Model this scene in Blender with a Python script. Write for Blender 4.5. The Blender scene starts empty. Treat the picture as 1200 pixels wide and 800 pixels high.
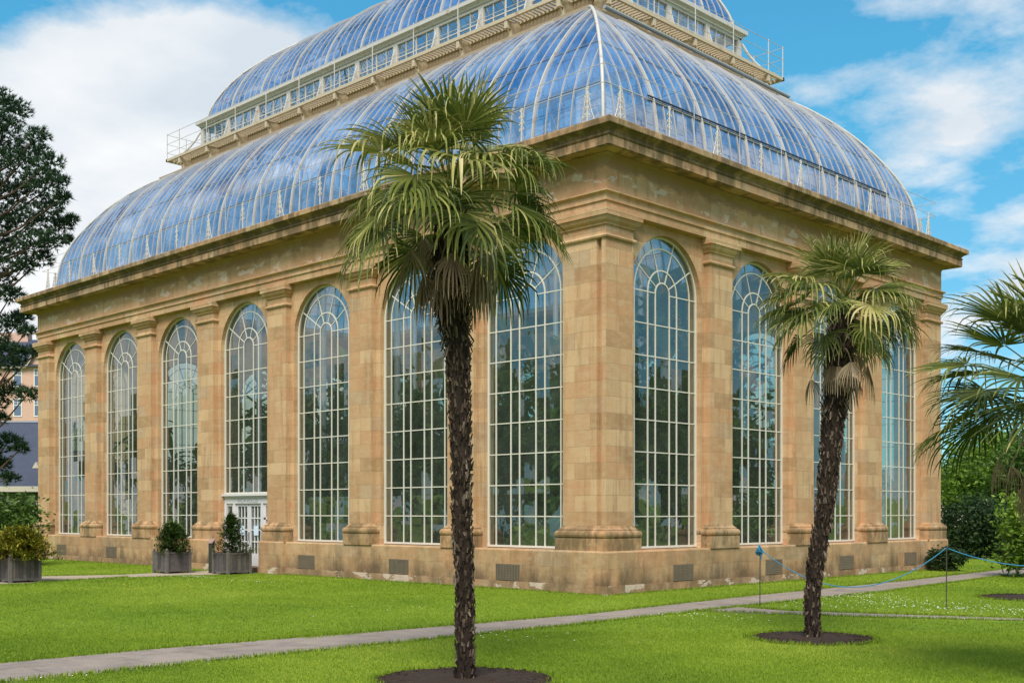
import bpy, bmesh, math, random
from mathutils import Vector, Matrix, noise
R = math.radians
random.seed(7)
scene = bpy.context.scene
col = scene.collection

# ------------------------------------------------------------------ camera, sky, sun, exposure
F_PX = 1365.4
CAMX, CAMY, CAMZ, YAW = 16.74, -19.973, 1.84, 0.778
cam_d = bpy.data.cameras.new("camera"); cam = bpy.data.objects.new("camera", cam_d); col.objects.link(cam)
cam.location = (CAMX, CAMY, CAMZ); cam.rotation_euler = (R(90), 0, YAW)
cam_d.sensor_width = 36; cam_d.lens = 36 * F_PX / 1200
cam_d.shift_y = 200 / 1200
cam_d.clip_end = 4000
scene.camera = cam

SUN_AZ = (0.62, -0.785); SUN_EL = R(52)
world = bpy.data.worlds.new("World"); scene.world = world; world.use_nodes = True
nt = world.node_tree; N = nt.nodes; L = nt.links; N.clear()
def nd(nt, t, **kw):
    n = nt.nodes.new(t)
    for k, v in kw.items():
        if k.startswith('i_'):
            key = k[2:]
            key = int(key) if key.isdigit() else key.replace('_', ' ')
            n.inputs[key].default_value = v
        else: setattr(n, k, v)
    return n
out = nd(nt, 'ShaderNodeOutputWorld')
sky = nd(nt, 'ShaderNodeTexSky', sky_type='NISHITA', sun_disc=False)
sky.sun_elevation = SUN_EL; sky.sun_rotation = math.atan2(SUN_AZ[0], SUN_AZ[1]); sky.air_density = 1.0; sky.dust_density = .3; sky.ozone_density = 2.0
tint = nd(nt, 'ShaderNodeMix', data_type='RGBA', blend_type='MULTIPLY'); tint.inputs[0].default_value = 1
tint.inputs[7].default_value = (0.56, 1.02, 1.04, 1)
L.new(sky.outputs[0], tint.inputs[6])
bg1 = nd(nt, 'ShaderNodeBackground', i_1=0.112); 
bg2 = nd(nt, 'ShaderNodeBackground', i_1=0.57); bg2.inputs[0].default_value = (.95, .975, 1, 1)
geo = nd(nt, 'ShaderNodeTexCoord')
def math_n(nt, op, a, b=None, c=None, clamp=False):
    n = nt.nodes.new('ShaderNodeMath'); n.operation = op; n.use_clamp = clamp
    for i, v in enumerate((a, b, c)):
        if v is None: continue
        if isinstance(v, (int, float)): n.inputs[i].default_value = v
        else: nt.links.new(v, n.inputs[i])
    return n.outputs[0]
def _dz():
    v = nt.nodes.new('ShaderNodeVectorMath'); v.operation = 'DOT_PRODUCT'; v.inputs[1].default_value = (0, 0, 1); nt.links.new(geo.outputs['Generated'], v.inputs[0]); return v.outputs['Value']
grad = nd(nt, 'ShaderNodeValToRGB'); e = grad.color_ramp.elements
e[0].position = 0; e[0].color = (.30 * 5, .60 * 5, .78 * 5, 1) ; e[1].position = 1; e[1].color = (.03 * 5, .19 * 5, .52 * 5, 1)
for p_, c_ in ((.15, (.14, .46, .72)), (.32, (.060, .42, .70)), (.5, (.045, .30, .60))):
    q_ = e.new(p_); q_.color = tuple(v * 5 for v in c_) + (1,)
L.new(_dz(), grad.inputs[0])
gm_x = nd(nt, 'ShaderNodeMix', data_type='RGBA'); gm_x.inputs[0].default_value = .7
L.new(tint.outputs[2], gm_x.inputs[6]); L.new(grad.outputs[0], gm_x.inputs[7]); L.new(gm_x.outputs[2], bg1.inputs[0])
def dotn(v):
    n = nt.nodes.new('ShaderNodeVectorMath'); n.operation = 'DOT_PRODUCT'; n.inputs[1].default_value = v
    nt.links.new(geo.outputs['Generated'], n.inputs[0]); return n.outputs['Value']
zz = math_n(nt, 'MAXIMUM', dotn((0, 0, 1)), 0.0)
den = math_n(nt, 'ADD', zz, 0.22)
xx = math_n(nt, 'DIVIDE', dotn((1, 0, 0)), den); yy = math_n(nt, 'DIVIDE', dotn((0, 1, 0)), den)
cmb = nd(nt, 'ShaderNodeCombineXYZ'); L.new(xx, cmb.inputs[0]); L.new(yy, cmb.inputs[1]); cmb.inputs[2].default_value = 21.2
n1 = nd(nt, 'ShaderNodeTexNoise', i_Scale=1.9, i_Detail=9.0, i_Roughness=.58); L.new(cmb.outputs[0], n1.inputs['Vector'])
side = dotn((0.712, 0.702, 0)); fwdn = dotn((-0.702, 0.712, 0))
# a thick bank of cloud stands to the left of the building
bank = math_n(nt, 'MULTIPLY', math_n(nt, 'MULTIPLY_ADD', side, -3.2, 0.0, clamp=True), math_n(nt, 'MULTIPLY', fwdn, 2.0, clamp=True))
high = math_n(nt, 'MULTIPLY_ADD', dotn((0, 0, 1)), -2.2, 1.45, clamp=True)
bank = math_n(nt, 'MULTIPLY', bank, math_n(nt, 'MULTIPLY_ADD', math_n(nt, 'MULTIPLY_ADD', math_n(nt, 'MAXIMUM', math_n(nt, 'SUBTRACT', math_n(nt, 'MULTIPLY', side, -1.0), .23), 0.0), .30, dotn((0, 0, 1))), -25.0, 10.2, clamp=True))
behind = math_n(nt, 'MULTIPLY', math_n(nt, 'MULTIPLY', math_n(nt, 'MULTIPLY_ADD', dotn((0, 0, 1)), -2.0, 1.3, clamp=True), math_n(nt, 'MULTIPLY', fwdn, -3.0, clamp=True)), 0.24)
s0 = math_n(nt, 'ADD', math_n(nt, 'MULTIPLY_ADD', bank, 0.30, n1.outputs[0]), behind)
ramp = nd(nt, 'ShaderNodeValToRGB'); ramp.color_ramp.elements[0].position = .51; ramp.color_ramp.elements[1].position = .635
L.new(s0, ramp.inputs[0])
n2 = nd(nt, 'ShaderNodeTexNoise', i_Scale=2.6, i_Detail=8.0); L.new(cmb.outputs[0], n2.inputs['Vector'])
cc = nd(nt, 'ShaderNodeValToRGB'); cc.color_ramp.elements[0].position = .36; cc.color_ramp.elements[0].color = (.70, .77, .84, 1)
cc.color_ramp.elements[1].position = .6; cc.color_ramp.elements[1].color = (1, 1, 1, 1)
L.new(n2.outputs[0], cc.inputs[0]); L.new(cc.outputs[0], bg2.inputs[0])
mx = nd(nt, 'ShaderNodeMixShader'); L.new(math_n(nt, 'MULTIPLY', ramp.outputs[0], .96), mx.inputs[0])
L.new(bg1.outputs[0], mx.inputs[1]); L.new(bg2.outputs[0], mx.inputs[2]); L.new(mx.outputs[0], out.inputs[0])

sd = bpy.data.lights.new("sun", 'SUN'); sd.energy = 2.9; sd.angle = R(28); sd.color = (1, .91, .80)
so = bpy.data.objects.new("sun", sd); col.objects.link(so)
sv = Vector((SUN_AZ[0] * math.cos(SUN_EL), SUN_AZ[1] * math.cos(SUN_EL), math.sin(SUN_EL)))
so.rotation_euler = (-sv).to_track_quat('-Z', 'Y').to_euler()
scene.view_settings.view_transform = 'Standard'; scene.view_settings.look = 'None'
scene.view_settings.exposure = 0.84; scene.view_settings.gamma = 1
scene.render.engine = 'CYCLES'
scene.cycles.max_bounces = 8; scene.cycles.transparent_max_bounces = 24; scene.cycles.caustics_reflective = False; scene.cycles.caustics_refractive = False

def at(px, depth, py=600):
    """a world point seen at photo pixel px,py and the given distance"""
    r = Vector((math.cos(YAW), math.sin(YAW))); fw = Vector((-math.sin(YAW), math.cos(YAW)))
    p = Vector((CAMX, CAMY)) + depth * (fw + (px - 600) / F_PX * r)
    return Vector((p.x, p.y, CAMZ + (600 - py) / F_PX * depth))

# ------------------------------------------------------------------ mesh and object helpers
class MB:
    def __init__(s): s.v = []; s.f = []; s.c = []
    def add(s, vs, fs, c=.5):
        b = len(s.v); s.v.extend([tuple(v) for v in vs])
        for f in fs: s.f.append(tuple(b + i for i in f)); s.c.append(c)
    def box(s, T, a, b, c=.5):
        (x0, y0, z0), (x1, y1, z1) = a, b
        vs = [T(x, y, z) for z in (z0, z1) for x, y in ((x0, y0), (x1, y0), (x1, y1), (x0, y1))]
        s.add(vs, [(0, 3, 2, 1), (4, 5, 6, 7), (0, 1, 5, 4), (1, 2, 6, 5), (2, 3, 7, 6), (3, 0, 4, 7)], c)
    def tube(s, pts, rad, n=6, c=.5, caps=True):
        pts = [Vector(p) for p in pts]; rings = []
        for i, p in enumerate(pts):
            d = (pts[min(i + 1, len(pts) - 1)] - pts[max(i - 1, 0)]).normalized()
            if i == 0:
                a = d.cross(Vector((0, 0, 1)))
                if a.length < .3: a = d.cross(Vector((0, 1, 0)))
            else: a = a - d * a.dot(d)
            if a.length < 1e-4: a = d.orthogonal()
            a.normalize(); b = d.cross(a)
            rr = rad[i] if isinstance(rad, (list, tuple)) else rad
            rings.append([p + rr * (math.cos(6.28318 * k / n) * a + math.sin(6.28318 * k / n) * b) for k in range(n)])
        vs = [q for rg in rings for q in rg]; fs = []
        for i in range(len(pts) - 1):
            for k in range(n): fs.append((i * n + k, i * n + (k + 1) % n, (i + 1) * n + (k + 1) % n, (i + 1) * n + k))
        if caps: fs += [tuple(range(n))[::-1], tuple((len(pts) - 1) * n + k for k in range(n))]
        s.add(vs, fs, c)
    def build(s, name, m, parent=None, smooth=False, fixn=True):
        me = bpy.data.meshes.new(name); me.from_pydata(s.v, [], s.f); me.update()
        if fixn and len(s.f) < 60000:
            bm = bmesh.new(); bm.from_mesh(me); bmesh.ops.recalc_face_normals(bm, faces=bm.faces); bm.to_mesh(me); bm.free()
        at_ = me.attributes.new('var', 'FLOAT', 'FACE'); at_.data.foreach_set('value', s.c)
        if smooth: me.polygons.foreach_set('use_smooth', [True] * len(me.polygons))
        me.materials.append(m)
        o = bpy.data.objects.new(name, me); col.objects.link(o)
        if parent: o.parent = parent
        return o
ID = lambda x, y, z: (x, y, z)
def tag(o, label=None, cat=None, group=None, kind=None):
    if label: o['label'] = label
    if cat: o['category'] = cat
    if group: o['group'] = group
    if kind: o['kind'] = kind
    return o
def empty(name, loc=(0, 0, 0), rz=0):
    o = bpy.data.objects.new(name, None); col.objects.link(o); o.location = loc; o.rotation_euler = (0, 0, rz); return o
def copy_tree(o, parent=None):
    c = o.copy(); col.objects.link(c); c.parent = parent
    for ch in list(o.children): copy_tree(ch, c)
    return c

# ------------------------------------------------------------------ materials
def mat(name, base=(.5, .5, .5), rough=.7, metal=0, spec=.5):
    m = bpy.data.materials.new(name); m.use_nodes = True
    b = m.node_tree.nodes['Principled BSDF']
    b.inputs['Base Color'].default_value = (*base, 1); b.inputs['Roughness'].default_value = rough; b.inputs['Metallic'].default_value = metal
    b.inputs['Specular IOR Level'].default_value = spec
    return m, m.node_tree, b
def ramp_n(nt, fac, stops, interp='LINEAR'):
    r = nt.nodes.new('ShaderNodeValToRGB'); r.color_ramp.interpolation = interp
    while len(r.color_ramp.elements) < len(stops): r.color_ramp.elements.new(.5)
    for e, (p, c) in zip(r.color_ramp.elements, stops):
        e.position = p; e.color = (*c, 1) if len(c) == 3 else c
    nt.links.new(fac, r.inputs[0]); return r.outputs[0]
def noise_n(nt, vec, scale, detail=5, rough=.55, dist=0):
    n = nt.nodes.new('ShaderNodeTexNoise'); n.inputs['Scale'].default_value = scale; n.inputs['Detail'].default_value = detail
    n.inputs['Roughness'].default_value = rough; n.inputs['Distortion'].default_value = dist
    if vec is not None: nt.links.new(vec, n.inputs['Vector'])
    return n.outputs[0]
def mixc(nt, fac, a, b, mode='MIX'):
    n = nt.nodes.new('ShaderNodeMix'); n.data_type = 'RGBA'; n.blend_type = mode
    for i, v in ((0, fac), (6, a), (7, b)):
        if isinstance(v, (int, float)): n.inputs[i].default_value = v
        elif isinstance(v, tuple): n.inputs[i].default_value = (*v, 1)
        else: nt.links.new(v, n.inputs[i])
    return n.outputs[2]
def bump(nt, b, h, strength=.3, dist=.02):
    n = nt.nodes.new('ShaderNodeBump'); n.inputs['Strength'].default_value = strength; n.inputs['Distance'].default_value = dist
    nt.links.new(h, n.inputs['Height']); nt.links.new(n.outputs[0], b.inputs['Normal'])
def pos(nt): return nt.nodes.new('ShaderNodeNewGeometry').outputs['Position']
def sep(nt, v):
    s = nt.nodes.new('ShaderNodeSeparateXYZ'); nt.links.new(v, s.inputs[0]); return s.outputs
def scaled(nt, v, s):
    n = nt.nodes.new('ShaderNodeVectorMath'); n.operation = 'MULTIPLY'; n.inputs[1].default_value = s; nt.links.new(v, n.inputs[0]); return n.outputs[0]

def stone(name, c1, c2, rowh=.37, bw=.93, stain=0.0, patches=False, grime=0.0, z0=0.0, joint=(.33, .23, .13)):
    m, nt, b = mat(name, rough=.88, spec=.25)
    p = pos(nt); sx = sep(nt, p)
    u = math_n(nt, 'ADD', sx[0], sx[1])
    cb = nt.nodes.new('ShaderNodeCombineXYZ'); nt.links.new(u, cb.inputs[0]); nt.links.new(math_n(nt, 'SUBTRACT', sx[2], z0), cb.inputs[1])
    br = nt.nodes.new('ShaderNodeTexBrick'); nt.links.new(cb.outputs[0], br.inputs['Vector'])
    br.inputs['Scale'].default_value = 1; br.inputs['Brick Width'].default_value = bw; br.inputs['Row Height'].default_value = rowh
    br.inputs['Mortar Size'].default_value = .0045; br.inputs['Mortar Smooth'].default_value = .2; br.inputs['Bias'].default_value = 0
    br.inputs['Color1'].default_value = (*c1, 1); br.inputs['Color2'].default_value = (*c2, 1); br.inputs['Mortar'].default_value = (*joint, 1)
    br.offset_frequency = 2
    sb_ = sep(nt, cb.outputs[0]); row = math_n(nt, 'FLOOR', math_n(nt, 'DIVIDE', sb_[1], rowh))
    par = math_n(nt, 'SUBTRACT', 1.0, math_n(nt, 'FLOORED_MODULO', row, 2.0))
    colm = math_n(nt, 'FLOOR', math_n(nt, 'ADD', math_n(nt, 'DIVIDE', sb_[0], bw), math_n(nt, 'MULTIPLY', par, .5)))
    idv = nt.nodes.new('ShaderNodeCombineXYZ'); nt.links.new(row, idv.inputs[0]); nt.links.new(colm, idv.inputs[1])
    wn = nt.nodes.new('ShaderNodeTexWhiteNoise'); nt.links.new(idv.outputs[0], wn.inputs['Vector'])
    mid = tuple((a + b_) / 2 for a, b_ in zip(c1, c2))
    c = ramp_n(nt, wn.outputs[0], [(0, c2), (.13, tuple(v * .86 for v in c2)), (.27, mid), (.45, c1), (.60, (mid[0] * 1.02, mid[1] * .88, mid[2] * .85)), (.74, tuple(v * 1.04 for v in c1)), (.88, (mid[0] * .88, mid[1] * .96, mid[2] * 1.12))], 'CONSTANT')
    c = mixc(nt, br.outputs['Fac'], c, joint)
    stk = noise_n(nt, scaled(nt, p, (2.2, 2.2, .22)), 2.0, 7, .65)
    c = mixc(nt, ramp_n(nt, stk, [(.50, (0, 0, 0)), (.68, (.75, .75, .75))]), c, (.27, .16, .085))
    n1 = noise_n(nt, p, .55, 6, .6); n2 = noise_n(nt, scaled(nt, p, (1.2, 1.2, 2.6)), 2.6, 8, .65)
    n3 = noise_n(nt, p, 26, 5, .7)
    c = mixc(nt, ramp_n(nt, n1, [(.44, (0, 0, 0)), (.60, (.6, .6, .6))]), c, (.50, .275, .14))       # redder beds in the stone
    c = mixc(nt, ramp_n(nt, n2, [(.45, (0, 0, 0)), (.72, (.55, .55, .55))]), c, (.60, .47, .30))
    c = mixc(nt, ramp_n(nt, n3, [(.3, (.45, .45, .45)), (.7, (0, 0, 0))]), c, (.36, .225, .115))
    if stain:
        n4 = noise_n(nt, scaled(nt, p, (1.4, 1.4, .5)), 1.5, 7, .7)
        c = mixc(nt, math_n(nt, 'MULTIPLY', ramp_n(nt, n4, [(.44, (0, 0, 0)), (.56, (1, 1, 1))]), stain), c, (.13, .095, .05))
    if patches:     # flaked and lime-washed places, browner towards the frieze top
        n5 = noise_n(nt, scaled(nt, p, (.8, .8, 1.6)), 1.7, 6, .62, .3)
        c = mixc(nt, ramp_n(nt, n5, [(.57, (0, 0, 0)), (.58, (.75, .75, .75)), (.70, (.5, .5, .5))]), c, (.64, .54, .46))
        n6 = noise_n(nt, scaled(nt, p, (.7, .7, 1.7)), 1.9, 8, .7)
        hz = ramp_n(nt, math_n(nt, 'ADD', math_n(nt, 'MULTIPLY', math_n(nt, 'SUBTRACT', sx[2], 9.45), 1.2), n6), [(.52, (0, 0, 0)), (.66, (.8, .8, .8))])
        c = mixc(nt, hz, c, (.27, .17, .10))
    if grime:
        n7 = noise_n(nt, scaled(nt, p, (.9, .9, .45)), 1.3, 9, .7)
        g = math_n(nt, 'SUBTRACT', math_n(nt, 'MULTIPLY_ADD', n7, 2.6, -.72), math_n(nt, 'MULTIPLY', sx[2], 1.0))
        c = mixc(nt, math_n(nt, 'MULTIPLY', ramp_n(nt, g, [(.0, (0, 0, 0)), (.55, (1, 1, 1))]), grime), c, (.085, .06, .038))
    nt.links.new(c, b.inputs['Base Color'])
    h = math_n(nt, 'ADD', math_n(nt, 'MULTIPLY', br.outputs['Fac'], -1.0), math_n(nt, 'ADD', math_n(nt, 'MULTIPLY', n3, .35), math_n(nt, 'MULTIPLY', n2, .9)))
    bump(nt, b, h, .55, .012)
    return m
ST_A = (.61, .425, .245); ST_B = (.45, .285, .15)
M = {}
M['stone'] = stone('sandstone ashlar', ST_A, ST_B)
M['stone_frieze'] = stone('sandstone frieze', (.62, .41, .24), (.50, .31, .17), rowh=.82, bw=1.15, patches=True, z0=9.03)
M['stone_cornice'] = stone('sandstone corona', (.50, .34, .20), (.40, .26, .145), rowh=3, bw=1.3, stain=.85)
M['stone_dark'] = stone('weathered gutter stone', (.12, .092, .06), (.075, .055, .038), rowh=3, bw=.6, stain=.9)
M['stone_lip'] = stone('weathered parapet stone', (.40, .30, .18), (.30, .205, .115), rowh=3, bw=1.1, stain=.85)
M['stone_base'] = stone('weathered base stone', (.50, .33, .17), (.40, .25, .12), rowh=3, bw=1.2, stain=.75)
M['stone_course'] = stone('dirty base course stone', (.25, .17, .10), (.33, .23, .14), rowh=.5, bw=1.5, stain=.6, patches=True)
M['stone_plinth'] = stone('sandstone plinth', (.52, .35, .19), (.42, .28, .15), rowh=.40, bw=1.1, grime=.8, z0=.18, stain=.25)

def white(name, base=(.66, .635, .56), rust=.3):
    m, nt, b = mat(name, rough=.45)
    p = pos(nt); n = noise_n(nt, p, 3.2, 8, .7)
    c = mixc(nt, math_n(nt, 'MULTIPLY', ramp_n(nt, n, [(.56, (0, 0, 0)), (.68, (1, 1, 1))]), rust), base, (.34, .22, .12))
    n2 = noise_n(nt, p, 22, 4)
    c = mixc(nt, ramp_n(nt, n2, [(.3, (.25, .25, .25)), (.7, (0, 0, 0))]), c, (.5, .48, .42))
    nt.links.new(c, b.inputs['Base Color']); return m
M['white'] = white('white paint', rust=.1)
M['white_rust'] = white('rusting white iron paint', (.52, .51, .48), rust=.8)
M['tan_iron'] = white('tan painted iron', (.52, .43, .29), rust=.9)
M['brown_iron'] = white('rusty brown iron', (.34, .25, .15), rust=.9)
M['white_door'] = white('white door paint', (.66, .66, .69), rust=.0)
M['bar_grey'] = white('weathered grey glazing bar', (.40, .41, .43), rust=.5)
M['dark_metal'] = mat('dark metal', (.05, .05, .06), .5)[0]
M['grey_pipe'] = white('grey pipe', (.28, .29, .30), rust=.4)
M['black'] = mat('black', (.02, .02, .02), .6)[0]

def glass(name, tintc, f0, gain, wav=.012, body=None, body_w=0.0, cell=(.42, .762, 1), tilt=.02, haze=0.0):
    m = bpy.data.materials.new(name); m.use_nodes = True; nt = m.node_tree; nt.nodes.clear()
    o = nt.nodes.new('ShaderNodeOutputMaterial')
    tr = nt.nodes.new('ShaderNodeBsdfTransparent'); tr.inputs[0].default_value = (*tintc, 1)
    gl = nt.nodes.new('ShaderNodeBsdfGlossy'); gl.inputs['Roughness'].default_value = .02
    p = pos(nt); sx = sep(nt, p)
    nz = noise_n(nt, p, .9, 3, .5)
    bp = nt.nodes.new('ShaderNodeBump'); bp.inputs['Strength'].default_value = 1; bp.inputs['Distance'].default_value = wav
    nt.links.new(nz, bp.inputs['Height']); 
    cbp = nt.nodes.new('ShaderNodeCombineXYZ'); nt.links.new(math_n(nt, 'ADD', sx[0], sx[1]), cbp.inputs[0]); nt.links.new(sx[2], cbp.inputs[1])
    sn = nt.nodes.new('ShaderNodeVectorMath'); sn.operation = 'SNAP'; sn.inputs[1].default_value = cell; nt.links.new(cbp.outputs[0], sn.inputs[0])
    wt = nt.nodes.new('ShaderNodeTexWhiteNoise'); nt.links.new(sn.outputs[0], wt.inputs['Vector'])
    t1 = nt.nodes.new('ShaderNodeVectorMath'); t1.operation = 'SUBTRACT'; t1.inputs[1].default_value = (.5, .5, .5); nt.links.new(wt.outputs['Color'], t1.inputs[0])
    t2 = scaled(nt, t1.outputs[0], (tilt * 2,) * 3)
    t3 = nt.nodes.new('ShaderNodeVectorMath'); t3.operation = 'ADD'; nt.links.new(bp.outputs[0], t3.inputs[0]); nt.links.new(t2, t3.inputs[1])
    t4 = nt.nodes.new('ShaderNodeVectorMath'); t4.operation = 'NORMALIZE'; nt.links.new(t3.outputs[0], t4.inputs[0])
    nt.links.new(t4.outputs[0], gl.inputs['Normal'])
    ge = nt.nodes.new('ShaderNodeNewGeometry'); dp = nt.nodes.new('ShaderNodeVectorMath'); dp.operation = 'DOT_PRODUCT'
    nt.links.new(ge.outputs['Incoming'], dp.inputs[0]); nt.links.new(bp.outputs[0], dp.inputs[1])
    gz = math_n(nt, 'POWER', math_n(nt, 'SUBTRACT', 1.0, math_n(nt, 'ABSOLUTE', dp.outputs['Value']), clamp=True), 5.0)
    fac = math_n(nt, 'MULTIPLY', math_n(nt, 'MULTIPLY_ADD', gz, (1 - f0) if not body_w else .12, f0), gain, clamp=True)
    base = tr.outputs[0]
    if haze:
        fd = nt.nodes.new('ShaderNodeBsdfDiffuse'); fd.inputs[0].default_value = (.42, .50, .44, 1)  # pale haze painted over the panes to lift their dark areas
        fm = nt.nodes.new('ShaderNodeMixShader'); nt.links.new(ramp_n(nt, noise_n(nt, scaled(nt, p, (1, 1, .5)), 1.6, 7, .65), [(.3, (haze * .5,) * 3), (.7, (haze * 1.5,) * 3)]), fm.inputs[0])
        nt.links.new(base, fm.inputs[1]); nt.links.new(fd.outputs[0], fm.inputs[2]); base = fm.outputs[0]
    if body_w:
        df = nt.nodes.new('ShaderNodeBsdfDiffuse')  # sky reflection painted into the glass as mottled blue and pale colour
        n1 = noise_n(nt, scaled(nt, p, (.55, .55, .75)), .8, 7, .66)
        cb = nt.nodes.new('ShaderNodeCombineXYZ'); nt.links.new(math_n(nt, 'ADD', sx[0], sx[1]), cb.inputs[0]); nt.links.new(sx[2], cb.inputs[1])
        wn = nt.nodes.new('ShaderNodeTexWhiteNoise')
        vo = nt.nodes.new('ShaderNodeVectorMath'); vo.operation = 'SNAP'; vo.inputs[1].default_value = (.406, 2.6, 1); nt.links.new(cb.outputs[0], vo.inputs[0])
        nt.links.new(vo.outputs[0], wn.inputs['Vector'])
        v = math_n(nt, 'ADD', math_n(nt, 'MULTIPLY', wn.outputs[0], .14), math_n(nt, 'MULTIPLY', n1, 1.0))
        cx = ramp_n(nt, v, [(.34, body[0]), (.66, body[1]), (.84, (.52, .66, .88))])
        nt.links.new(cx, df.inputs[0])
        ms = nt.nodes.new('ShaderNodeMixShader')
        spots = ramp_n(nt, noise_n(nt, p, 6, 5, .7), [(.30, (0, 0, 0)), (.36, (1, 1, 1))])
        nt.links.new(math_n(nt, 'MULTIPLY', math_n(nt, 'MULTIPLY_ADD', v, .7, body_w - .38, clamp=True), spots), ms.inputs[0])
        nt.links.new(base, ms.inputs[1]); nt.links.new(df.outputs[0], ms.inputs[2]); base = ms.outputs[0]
    mx = nt.nodes.new('ShaderNodeMixShader'); nt.links.new(fac, mx.inputs[0]); nt.links.new(base, mx.inputs[1]); nt.links.new(gl.outputs[0], mx.inputs[2])
    nt.links.new(mx.outputs[0], o.inputs[0]); return m
M['glass'] = glass('window glass', (.66, .74, .68), .07, 2.2, .010, tilt=.022, haze=.075)
M['roof_glass'] = glass('roof glass with painted sky reflection', (.60, .72, .90), .12, 2.6, .02, body=((.015, .10, .40), (.32, .49, .80)), body_w=.42, cell=(.406, 1.3, 1), tilt=.035)
M['roof_glass_top'] = glass('upper dome glass with painted sky reflection', (.62, .76, .95), .10, 2.4, .02, body=((.015, .10, .45), (.24, .42, .8)), body_w=.22, cell=(.406, 1.3, 1), tilt=.035)
M['clear_glass'] = glass('clear clerestory glass', (.9, .94, .95), .07, 1.6, .006)

def leafm(name, stops, rough=.5, trans=.25):
    m, nt, b = mat(name, rough=rough, spec=.18)
    a = nt.nodes.new('ShaderNodeAttribute'); a.attribute_name = 'var'
    n = noise_n(nt, pos(nt), 1.3, 3)
    v = math_n(nt, 'ADD', math_n(nt, 'MULTIPLY', a.outputs['Fac'], .8), math_n(nt, 'MULTIPLY', math_n(nt, 'SUBTRACT', n, .4), .6), clamp=True)
    c = ramp_n(nt, v, stops); nt.links.new(c, b.inputs['Base Color'])
    t = nt.nodes.new('ShaderNodeBsdfTranslucent'); nt.links.new(c, t.inputs[0])
    ms = nt.nodes.new('ShaderNodeMixShader'); ms.inputs[0].default_value = trans
    o = [x for x in nt.nodes if x.type == 'OUTPUT_MATERIAL'][0]
    nt.links.new(b.outputs[0], ms.inputs[1]); nt.links.new(t.outputs[0], ms.inputs[2]); nt.links.new(ms.outputs[0], o.inputs[0])
    return m
M['fan'] = leafm('palm fan leaf', [(0, (.026, .040, .014)), (.32, (.075, .105, .026)), (.55, (.175, .205, .042)), (.76, (.42, .39, .13)), (1, (.66, .56, .32))], .45)
M['dead'] = leafm('dead palm leaf', [(0, (.09, .06, .04)), (.5, (.30, .225, .15)), (1, (.56, .46, .33))], .8)
M['pine'] = leafm('pine needles', [(0, (.016, .04, .022)), (.6, (.045, .09, .042)), (1, (.09, .15, .06))], .6, .15)
M['leaf_dark'] = leafm('dark evergreen leaves', [(0, (.012, .028, .010)), (.6, (.03, .06, .018)), (1, (.07, .12, .03))], .5)
M['leaf_mid'] = leafm('mid green leaves', [(0, (.03, .06, .012)), (.6, (.08, .15, .025)), (1, (.16, .25, .05))], .5)
M['leaf_bright'] = leafm('bright green leaves', [(0, (.06, .12, .015)), (.6, (.16, .27, .03)), (1, (.30, .40, .07))], .5)
M['leaf_conifer'] = leafm('potted conifer leaves', [(0, (.02, .045, .012)), (.6, (.07, .13, .028)), (1, (.16, .23, .05))], .5)
M['leaf_inside'] = leafm('glasshouse leaves', [(0, (.03, .08, .025)), (.6, (.10, .22, .05)), (1, (.24, .38, .10))], .5, .35)
M['leaf_yellow'] = leafm('yellow green leaves', [(0, (.08, .10, .012)), (.6, (.28, .27, .03)), (1, (.55, .45, .07))], .5)
def vari(name, stops, rough=.9, sc=8.0):
    m, nt, b = mat(name, rough=rough, spec=.2)
    a = nt.nodes.new('ShaderNodeAttribute'); a.attribute_name = 'var'
    n = noise_n(nt, pos(nt), sc, 6, .65)
    v = math_n(nt, 'ADD', math_n(nt, 'MULTIPLY', a.outputs['Fac'], .7), math_n(nt, 'MULTIPLY', math_n(nt, 'SUBTRACT', n, .3), .6), clamp=True)
    nt.links.new(ramp_n(nt, v, stops), b.inputs['Base Color']); bump(nt, b, n, .5, .02); return m
M['palm_trunk'] = vari('palm trunk fibre', [(0, (.012, .009, .007)), (.45, (.045, .03, .022)), (.75, (.13, .095, .07)), (1, (.27, .225, .185))], .9, 14)
M['bark'] = vari('bark', [(0, (.04, .025, .018)), (1, (.16, .10, .07))], .9, 5)
M['planter'] = vari('weathered grey timber', [(0, (.045, .04, .04)), (.5, (.10, .09, .088)), (1, (.22, .20, .17))], .8, 9)
M['soil'] = vari('dark soil', [(0, (.016, .011, .008)), (1, (.085, .058, .04))], .95, 12)
M['grass'] = leafm('lawn grass blades', [(0, (.12, .20, .016)), (.5, (.23, .335, .024)), (1, (.38, .45, .06))], .55, .3)

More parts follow.
